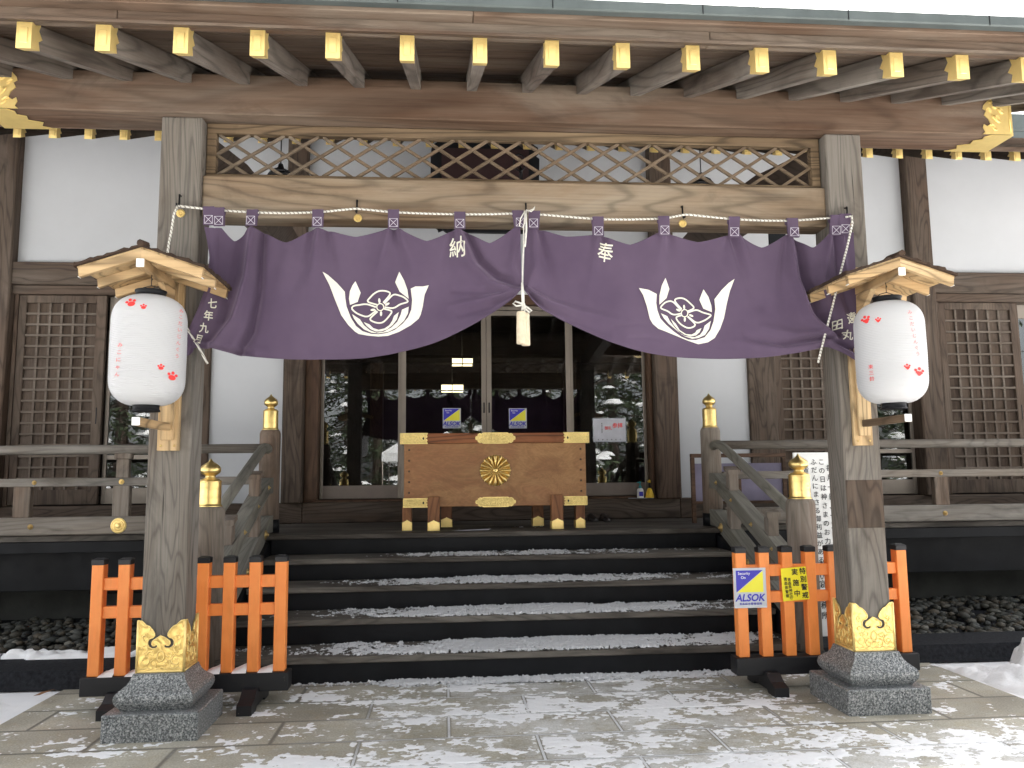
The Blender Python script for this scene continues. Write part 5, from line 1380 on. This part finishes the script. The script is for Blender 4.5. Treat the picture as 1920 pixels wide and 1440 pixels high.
corner_plate(-.885, -.632, 1.656, 1.753, by0-.032, -1, rail); corner_plate(.628, .871, 1.656, 1.753, by0-.032, 1, rail)
corner_plate(-.857, -.632, 1.076, 1.155, by0-.002, -1, ob); corner_plate(.628, .847, 1.078, 1.157, by0-.002, 1, ob)
def mid_plate(z0, z1, y, par):
    h = z1-z0; pts = []
    R_ = [(.115, 0), (.128, .10), (.145, .04), (.162, .16), (.166, .30), (.183, .36), (.186, .5), (.183, .64), (.166, .70), (.162, .84), (.145, .96), (.128, .90), (.115, 1)]
    pts = [(.0+u, z0+h*v) for u, v in R_] + [(.0-u, z0+h*v) for u, v in R_[::-1]]
    pts = [(x-.008, z) for x, z in pts]
    m = MB(); m.poly([(x, y-.004, z) for x, z in pts], (0, .005, 0)); o = m.build('centre_plate', W['goldbox'], par)
    r = MB(); r.ribbon([(x, y-.0055, z) for x, z in pts], .004, (0, -1, 0), True)
    for u in (-.12, -.07, 0, .07, .12): 
        for v in (.08, .92): r.lathe([(.003, 0), (.002, -.003)], (u-.008, y-.004, z0+h*v), 6, 'Y')
    r.build('rim', W['brass'], o)
mid_plate(1.655, 1.754, by0-.032, rail); mid_plate(1.072, 1.160, by0-.002, ob)
def chrys(cx, cz, Rr, y, par):
    m = MB(); n = 16
    m.lathe([(Rr*.90, 0), (Rr*.88, -.006), (0, -.007)], (cx, y, cz), 48, 'Y')
    for k in range(n):
        a0 = 2*PI*k/n + PI/n*0; seg = 8; rings = []
        for j in range(10):
            t = j/9; r_ = Rr*(.13+.87*t); hw_ = r_*math.tan(PI/n)*.97 if t < .86 else Rr*.87*math.tan(PI/n)*math.sqrt(max(0, 1-((t-.86)/.145)**2))
            ht = .010+.022*math.sin(min(1, t*1.02)*PI*.93)**.7
            ring = []
            for q in range(7):
                s_ = -1+2*q/6; lx, lz = r_, s_*hw_
                hh = ht*(1-abs(s_)**2.2)
                ca, sa = math.cos(a0), math.sin(a0)
                ring.append((cx+lx*ca-lz*sa, y-.005-hh, cz+lx*sa+lz*ca))
            rings += ring
        m.raw(rings, [(7*j+q, 7*j+q+1, 7*j+q+8, 7*j+q+7) for j in range(9) for q in range(6)], True)
    for k in range(n):
        a0 = 2*PI*(k+.5)/n; m.lathe([(Rr*.06, -.004), (Rr*.045, -.016), (0, -.02)], (cx+Rr*.93*math.cos(a0), y, cz+Rr*.93*math.sin(a0)), 8, 'Y')
    m.lathe([(Rr*.16, -.01), (Rr*.15, -.034), (Rr*.09, -.040), (Rr*.03, -.036), (0, -.034)], (cx, y, cz), 16, 'Y')
    m.build('chrysanthemum_emblem', W['brass'], par)
chrys(-.010, 1.405, .146, by0, ob)
for s in (-1, 1):
    for k in range(5):
        MB().box(s*.800-.009-.005, s*.800+.009-.005, by0-.004, by0+.002, 1.60-k*.098-.009, 1.60-k*.098+.009, .002).build('peg', W['red'], ob)
def box_leg(x, y, w_, z1, yb):
    l = MB().box(x-w_/2, x+w_/2, y, y+w_*.9, H+.001, z1, .004).build('leg', W['boxleg'], ob)
    m = MB(); e = .004; h = .088
    pts = [(x-w_/2-e, H+.002), (x+w_/2+e, H+.002), (x+w_/2+e, H+h*.82), (x+w_*.34, H+h*.92), (x+w_*.2, H+h), (x+w_*.1, H+h*1.05), (x, H+h*1.14), (x-w_*.1, H+h*1.05), (x-w_*.2, H+h), (x-w_*.34, H+h*.92), (x-w_/2-e, H+h*.82)]
    m.poly([(a, y-e, b) for a, b in pts], (0, e, 0)); m.box(x-w_/2-e, x-w_/2+.001, y-e, y+w_*.9+e, H+.002, H+h*.82, 0); m.box(x+w_/2-.001, x+w_/2+e, y-e, y+w_*.9+e, H+.002, H+h*.82, 0)
    m.build('leg_shoe', W['gold'], l)
box_leg(-.579, 2.835, .108, 1.172, 0); box_leg(.560, 2.835, .108, 1.176, 0)
box_leg(-.825, 2.95, .088, 1.078, 0); box_leg(.792, 2.95, .088, 1.078, 0)
box_leg(.44, 3.36, .108, 1.078, 0); box_leg(-.46, 3.36, .108, 1.078, 0)

# ================================================================== SMALL THINGS ON THE PLATFORM
sp = thing('soap_bottle', 'white pump bottle with a teal head on the door sill', 'bottle', (1.735, 4.44, 1.088))
MB().box(1.60, 1.88, 4.40, 4.468, 1.089, 1.094, .002).build('tray', W['signgrey'], thing('small_tray', 'thin grey tray under the two bottles on the door sill', 'tray', (1.74, 4.43, 1.088)))
m = MB(); m.lathe([(.036, 1.0945), (.038, 1.10), (.038, 1.18), (.030, 1.198), (.014, 1.206)], (1.735, 4.435, 0), 20); m.build('bottle_body', W['white'], sp)
m = MB(); m.lathe([(.018, 1.206), (.018, 1.228), (.007, 1.23), (.007, 1.262), (.012, 1.263), (.012, 1.278), (0, 1.279)], (1.735, 4.435, 0), 16); m.box(1.70, 1.735, 4.43, 4.44, 1.264, 1.275, .002); m.build('pump', W['teal'], sp)
m = MB(); m.box(1.712, 1.758, 4.3955, 4.3965, 1.115, 1.165, 0); m.build('printed_label', W['blue'], sp)
am = thing('spray_bottle', 'yellow cone-shaped bottle with a black neck right of the soap on the sill', 'bottle', (1.845, 4.44, 1.088))
MB().lathe([(.048, 1.0945), (.050, 1.10), (.046, 1.13), (.026, 1.19), (.014, 1.205)], (1.843, 4.435, 0), 20).build('bottle_body', W['amber'], am)
MB().lathe([(.014, 1.205), (.012, 1.24), (.011, 1.265)], (1.843, 4.435, 0), 14).build('neck', W['black'], am)
m = MB(); m.lathe([(.013, 1.265), (.014, 1.285), (.004, 1.30)], (1.843, 4.435, 0), 14); m.box(1.82, 1.843, 4.43, 4.44, 1.272, 1.284, .002); m.build('nozzle', W['amber'], am)
sh = thing('shoes', 'pair of dark shoes on the platform right of the offering box', 'shoes', (1.2, 4.1, H))
for x in (1.12, 1.26):
    vs = []; nR = 12; prof = [(-.13, .038, .055), (-.11, .042, .075), (-.05, .040, .075), (0, .040, .06), (.06, .046, .05), (.11, .044, .042), (.135, .02, .03)]
    for y, hw_, ht in prof:
        for k in range(nR): a = PI*k/(nR-1); vs.append((x+hw_*math.cos(a), 4.12-y, H+.002+ht*math.sin(a)**.6))
    m = MB(); m.raw(vs, [(j*nR+k, j*nR+k+1, (j+1)*nR+k+1, (j+1)*nR+k) for j in range(len(prof)-1) for k in range(nR-1)]+[tuple(range(nR)), tuple(range((len(prof)-1)*nR, len(prof)*nR))], True)
    m.build('shoe', W['shoe'], sh)
m = MB(); m.raw([(-.42, 2.78, H+.003), (-.08, 2.82, H+.003), (-.05, 2.90, H+.012), (-.30, 2.89, H+.004)], [(0, 1, 2, 3)]); m.raw([(-.42, 2.78, H+.0022), (-.08, 2.82, H+.0022), (-.05, 2.90, H+.0112), (-.30, 2.89, H+.0032)], [(3, 2, 1, 0)])
single(m, 'paper_sheet', W['paperfloor'], 'crumpled pale sheet of paper lying under the front edge of the offering box', 'paper')
ps = thing('poster', 'clear sleeve holding a pale sheet with red printing on the right glass door', 'poster', (1.43, 4.6, 1.74))
MB().box(1.235, 1.635, 4.612, 4.614, 1.735, 2.02, 0).build('sleeve', W['film'], ps)
MB().box(1.245, 1.625, 4.6095, 4.6112, 1.745, 2.01, 0).build('sheet', W['paperfloor'], ps)
m = MB(); fp = at_plane(4.6085)
put(m, '参拝', fp, .062, 1.53, 1.93, .03); put(m, '御礼', fp, .045, 1.42, 1.90, .02); m.build('red_lettering', W['redink'], ps, False)
m = MB(); column(m, '青森大神宮', fp, .02, 1.345, 1.95, .024, .01)
for i, ch in enumerate('青森県神社庁'): put(m, ch, fp, .018, 1.30+.052*i, 1.765, .01)
m.build('black_lettering', W['blackink'], ps, False)
# framed stand on the veranda behind the right stair railing
fs_ = thing('framed_stand', 'brown wooden frame with a pale lavender panel on the veranda right of the stairs', 'display stand', (2.55, 3.45, H))
m = MB(); m.box(2.02, 3.02, 3.42, 3.46, 1.52, 1.56, .003); m.box(2.02, 2.06, 3.421, 3.459, H, 1.519, .003); m.box(2.98, 3.02, 3.421, 3.459, H, 1.519, .003); m.box(2.50, 2.54, 3.421, 3.459, H+.1, 1.519, .003); m.box(2.06, 2.98, 3.422, 3.458, 1.05, 1.08, .003)
m.build('frame', W['new'] if False else W['redX'], fs_)
MB().box(2.06, 2.98, 3.44, 3.45, 1.08, 1.46, 0).build('panel', plain('lavender_panel', (.20, .18, .25), .8), fs_)

# ================================================================== PLAQUE, HANGING LANTERNS, LAMPS
pq = thing('shrine_plaque', 'large dark shrine name plaque with scalloped corners hanging high behind the lattice transom', 'plaque', (-.03, 3.9, 4.1))
c0, z0_, w_, h_ = -.03, 4.05, .60, .98; pts = []
for sx_, sz_ in ((1, 1), (-1, 1), (-1, -1), (1, -1)):
    seq = [(1, .62), (.93, .68), (.99, .75), (.97, .86), (.88, .93), (.86, .99), (.78, .95), (.72, 1)]
    if sx_*sz_ < 0: seq = seq[::-1]
    pts += [(c0+sx_*w_*a, z0_+h_/2+sz_*h_/2*b) for a, b in seq]
def tp(x, z, o=0): return (x, 4.05-(z-z0_)*.22-o, z)
MB().poly([tp(x, z) for x, z in pts], (0, .05, 0)).build('frame', W['black'], pq)
m = MB(); m.poly([tp(c0+a*w_*.8, z0_+h_/2+b*h_*.40, .012) for a, b in ((-1, -1), (1, -1), (1, 1), (-1, 1))], (0, .012, 0)); m.build('field', W['maroon'], pq)
ch_ = MB()
for k in range(5):
    cx_, cz_ = .165+.012*(k % 2), 4.03-.115*k
    pts = [(cx_+(.05 if k % 2 == 0 else .014)*math.cos(a), 2.0+(.014 if k % 2 == 0 else .05)*math.cos(a), cz_+.075*math.sin(a)) for a in [2*PI*q/20 for q in range(21)]]
    ch_.tube(pts, .007, 6, False)
single(ch_, 'hanging_chain', W['iron'], 'dark iron chain of large links hanging in front of the plaque behind the lattice transom', 'chain')
for cx_, lab in ((-2.02+.07, 'black hanging lantern with a tiered roof behind the left end of the lattice transom'), (1.93, 'black hanging lantern with a tiered roof behind the right end of the lattice transom')):
    hl = thing('hanging_lantern', lab, 'lantern', (cx_, 2.5, 3.7), 'black hanging lanterns'); m = MB()
    m.lathe([(.17, 4.00), (.175, 4.01), (.14, 4.03), (.145, 4.04), (.11, 4.07), (.115, 4.08), (.07, 4.11), (.03, 4.13), (.02, 4.17), (0, 4.18)], (cx_, 2.5, 0), 6, smooth=False); m.build('lantern_roof', W['iron'], hl)
    m = MB(); m.lathe([(.09, 3.70), (.095, 3.72), (.095, 3.98), (.10, 4.0)], (cx_, 2.5, 0), 6, smooth=False); m.build('lantern_cage', W['iron'], hl)
    MB().tube([(cx_, 2.5, 4.17), (cx_, 2.5, 4.50)], .006, 6).build('chain', W['iron'], hl)
hb = thing('hanging_board', 'narrow black board with white marks hanging between the last curtain tabs on the right', 'board', (2.86, 3.0, 3.3))
MB().box(2.775, 2.955, 3.0, 3.02, 3.2, 3.80, .006).build('board', W['black'], hb)
m = MB(); m.ribbon([(2.83, 2.998, 3.66), (2.86, 2.998, 3.64), (2.85, 2.998, 3.60), (2.89, 2.998, 3.58)], .012, (0, -1, 0)); m.ribbon([(2.88, 2.998, 3.67), (2.91, 2.998, 3.62)], .012, (0, -1, 0)); m.build('marks', W['white'], hb)
MB().tube([(2.86, 3.01, 3.8), (2.86, 3.01, 4.45)], .005, 6).build('chain', W['iron'], hb)
for (cx_, cy_, cz_, s_), lab in zip(((-.245, 6.0, 2.885, 1.0), (-.36, 8.0, 2.76, 1.25)), ('nearer lit square ceiling lamp seen through the glass doors, upper of the two', 'farther lit square ceiling lamp seen through the glass doors, lower of the two')):
    lp = thing('ceiling_lamp', lab, 'lamp', (cx_, cy_, cz_), 'lit lamps inside the hall'); a = .14*s_
    MB().box(cx_-a, cx_+a, cy_-a, cy_+a, cz_-.045*s_, cz_+.02*s_, .002).build('lamp_shade', W['lamp'], lp)
    m = MB()
    for x in (-a, 0, a): m.box(cx_+x-.006, cx_+x+.006, cy_-a-.006, cy_+a+.006, cz_-.055*s_, cz_+.06*s_, .001)
    m.box(cx_-a-.01, cx_+a+.01, cy_-a-.01, cy_-a-.002, cz_-.06*s_, cz_-.045*s_, .001); m.build('lamp_frame', W['iron'], lp)
    MB().tube([(cx_, cy_, cz_+.05), (cx_, cy_, 4.2)], .006, 6).build('cord', W['iron'], lp)

# ================================================================== GROVE BEHIND THE VIEWER (seen mirrored in the doors)
def conifer(loc, h, r, seed, label):
    T = thing('conifer', label, 'tree', loc, 'snowy conifers across the forecourt'); rnd = random.Random(seed); x0, y0, z0 = loc
    m = MB(); n = 8; m.tube([(x0+.05*math.sin(k), y0, z0-.1+h*k/n) for k in range(n+1)], [max(.03, h*.022*(1-k/n*.93)) for k in range(n+1)], 8)
    crown = MB(); sn = MB(); limbs = MB()
    nb = 120
    for k in range(nb):
        t = (k+rnd.random())/nb; z = z0+h*(.10+.88*t); L = r*(1-t)**.75*(.6+.5*rnd.random())+.15; a = rnd.random()*2*PI
        dx, dy = math.cos(a), math.sin(a); droop = L*(.25+.25*rnd.random())
        p0 = Vector((x0, y0, z)); p1 = Vector((x0+dx*L, y0+dy*L, z-droop))
        limbs.tube([p0, (p0+p1)/2+Vector((0, 0, L*.06)), p1], [.025, .015, .006], 4)
        for q in range(int(10+16*L)):
            s = rnd.uniform(.15, 1.05); c = p0.lerp(p1, s)+Vector((rnd.gauss(0, .10*L+.03), rnd.gauss(0, .10*L+.03), rnd.gauss(0, .05)))
            w_ = rnd.uniform(.10, .24); d = Vector((rnd.gauss(0, 1), rnd.gauss(0, 1), rnd.gauss(-.3, .5))).normalized(); e = d.cross(Vector((rnd.gauss(0, 1), rnd.gauss(0, 1), rnd.gauss(0, 1)))).normalized()
            crown.raw([c, c+d*w_+e*w_*.22, c+d*w_*1.5, c+d*w_-e*w_*.22], [(0, 1, 2, 3)])
        if rnd.random() < .62:
            for q in range(rnd.randint(1, 3)):
                s = rnd.uniform(.4, 1); c = p0.lerp(p1, s)+Vector((0, 0, .06)); R_ = rnd.uniform(.10, .30)*min(1, L)
                ms = [(R_*1.25*math.cos(i*PI/4)*rnd.uniform(.7, 1.2), R_*math.sin(i*PI/4)*rnd.uniform(.7, 1.2)) for i in range(8)]
                vs = [c+Vector((u, v, -.02)) for u, v in ms]+[c+Vector((u*.6, v*.6, R_*.38)) for u, v in ms]+[c+Vector((0, 0, R_*.5))]
                sn.raw(vs, [(i, (i+1) % 8, 8+(i+1) % 8, 8+i) for i in range(8)]+[(8+i, 8+(i+1) % 8, 16) for i in range(8)], True)
    m.build('trunk', W['conifer_bark'], T); limbs.build('limbs', W['conifer_bark'], T); crown.build('crown', W['needle'], T, False); sn.build('snow_load', W['snow'], T, False)
    return T
spots = [(-6.5, -13, 9, 2.6, 'broad snowy conifer, farthest left of the near row across the forecourt'), (-2.9, -15, 10, 2.7, 'tall snowy conifer, second of the near row across the forecourt'), (1.4, -14, 9, 2.5, 'middle snowy conifer facing the stairs across the forecourt'), (5.2, -13, 10, 2.8, 'snowy conifer, fourth of the near row across the forecourt'),
         (9, -14.5, 9.5, 2.7, 'snowy conifer at the right end of the near row across the forecourt')]
extra = [(-10.5, -12, 'snowy conifer filling the left flank of the forecourt'), (-14.5, -13.5, 'snowy conifer at the far left flank of the forecourt'), (14, -12.5, 'snowy conifer filling the right flank of the forecourt'), (18, -14, 'snowy conifer at the far right flank of the forecourt')]
for k, (x, y, h, r, lab) in enumerate(spots): conifer((x, y, 0), h, r, 20+k, lab)
far = conifer((-4.5, -20, 0), 12, 3.3, 40, 'tallest snowy conifer in the rear row across the forecourt, left of the axis')
for x, lab in ((-11, 'rear row conifer behind the left end of the grove'), (0, 'rear row conifer on the axis of the stairs'), (4, 'rear row conifer right of the axis'), (8.5, 'rear row conifer behind the right near tree'), (13, 'rear row conifer at the far right of the grove')):
    copy_tree(far, None, (x, -20.5+.3*math.sin(x), 0), lab)
for x, y, lab in extra: copy_tree(far, None, (x, y, 0), lab)
tn = thing('event_tent', 'small white peaked tent standing on the forecourt among the conifers', 'tent', (-.9, -11, 0))
m = MB(); m.raw([(-2.3, -12.4, 2.1), (.5, -12.4, 2.1), (.5, -9.6, 2.1), (-2.3, -9.6, 2.1), (-.9, -11, 3.1), (-2.3, -12.4, 1.85), (.5, -12.4, 1.85), (.5, -9.6, 1.85), (-2.3, -9.6, 1.85)], [(0, 1, 4), (1, 2, 4), (2, 3, 4), (3, 0, 4), (0, 1, 6, 5), (1, 2, 7, 6), (2, 3, 8, 7), (3, 0, 5, 8)]); m.build('canopy', W['tent'], tn)
for x, y in ((-2.27, -12.37), (.47, -12.37), (.47, -9.63), (-2.27, -9.63)): MB().tube([(x, y, 0), (x, y, 2.1)], .02, 6).build('pole', W['alu'], tn)
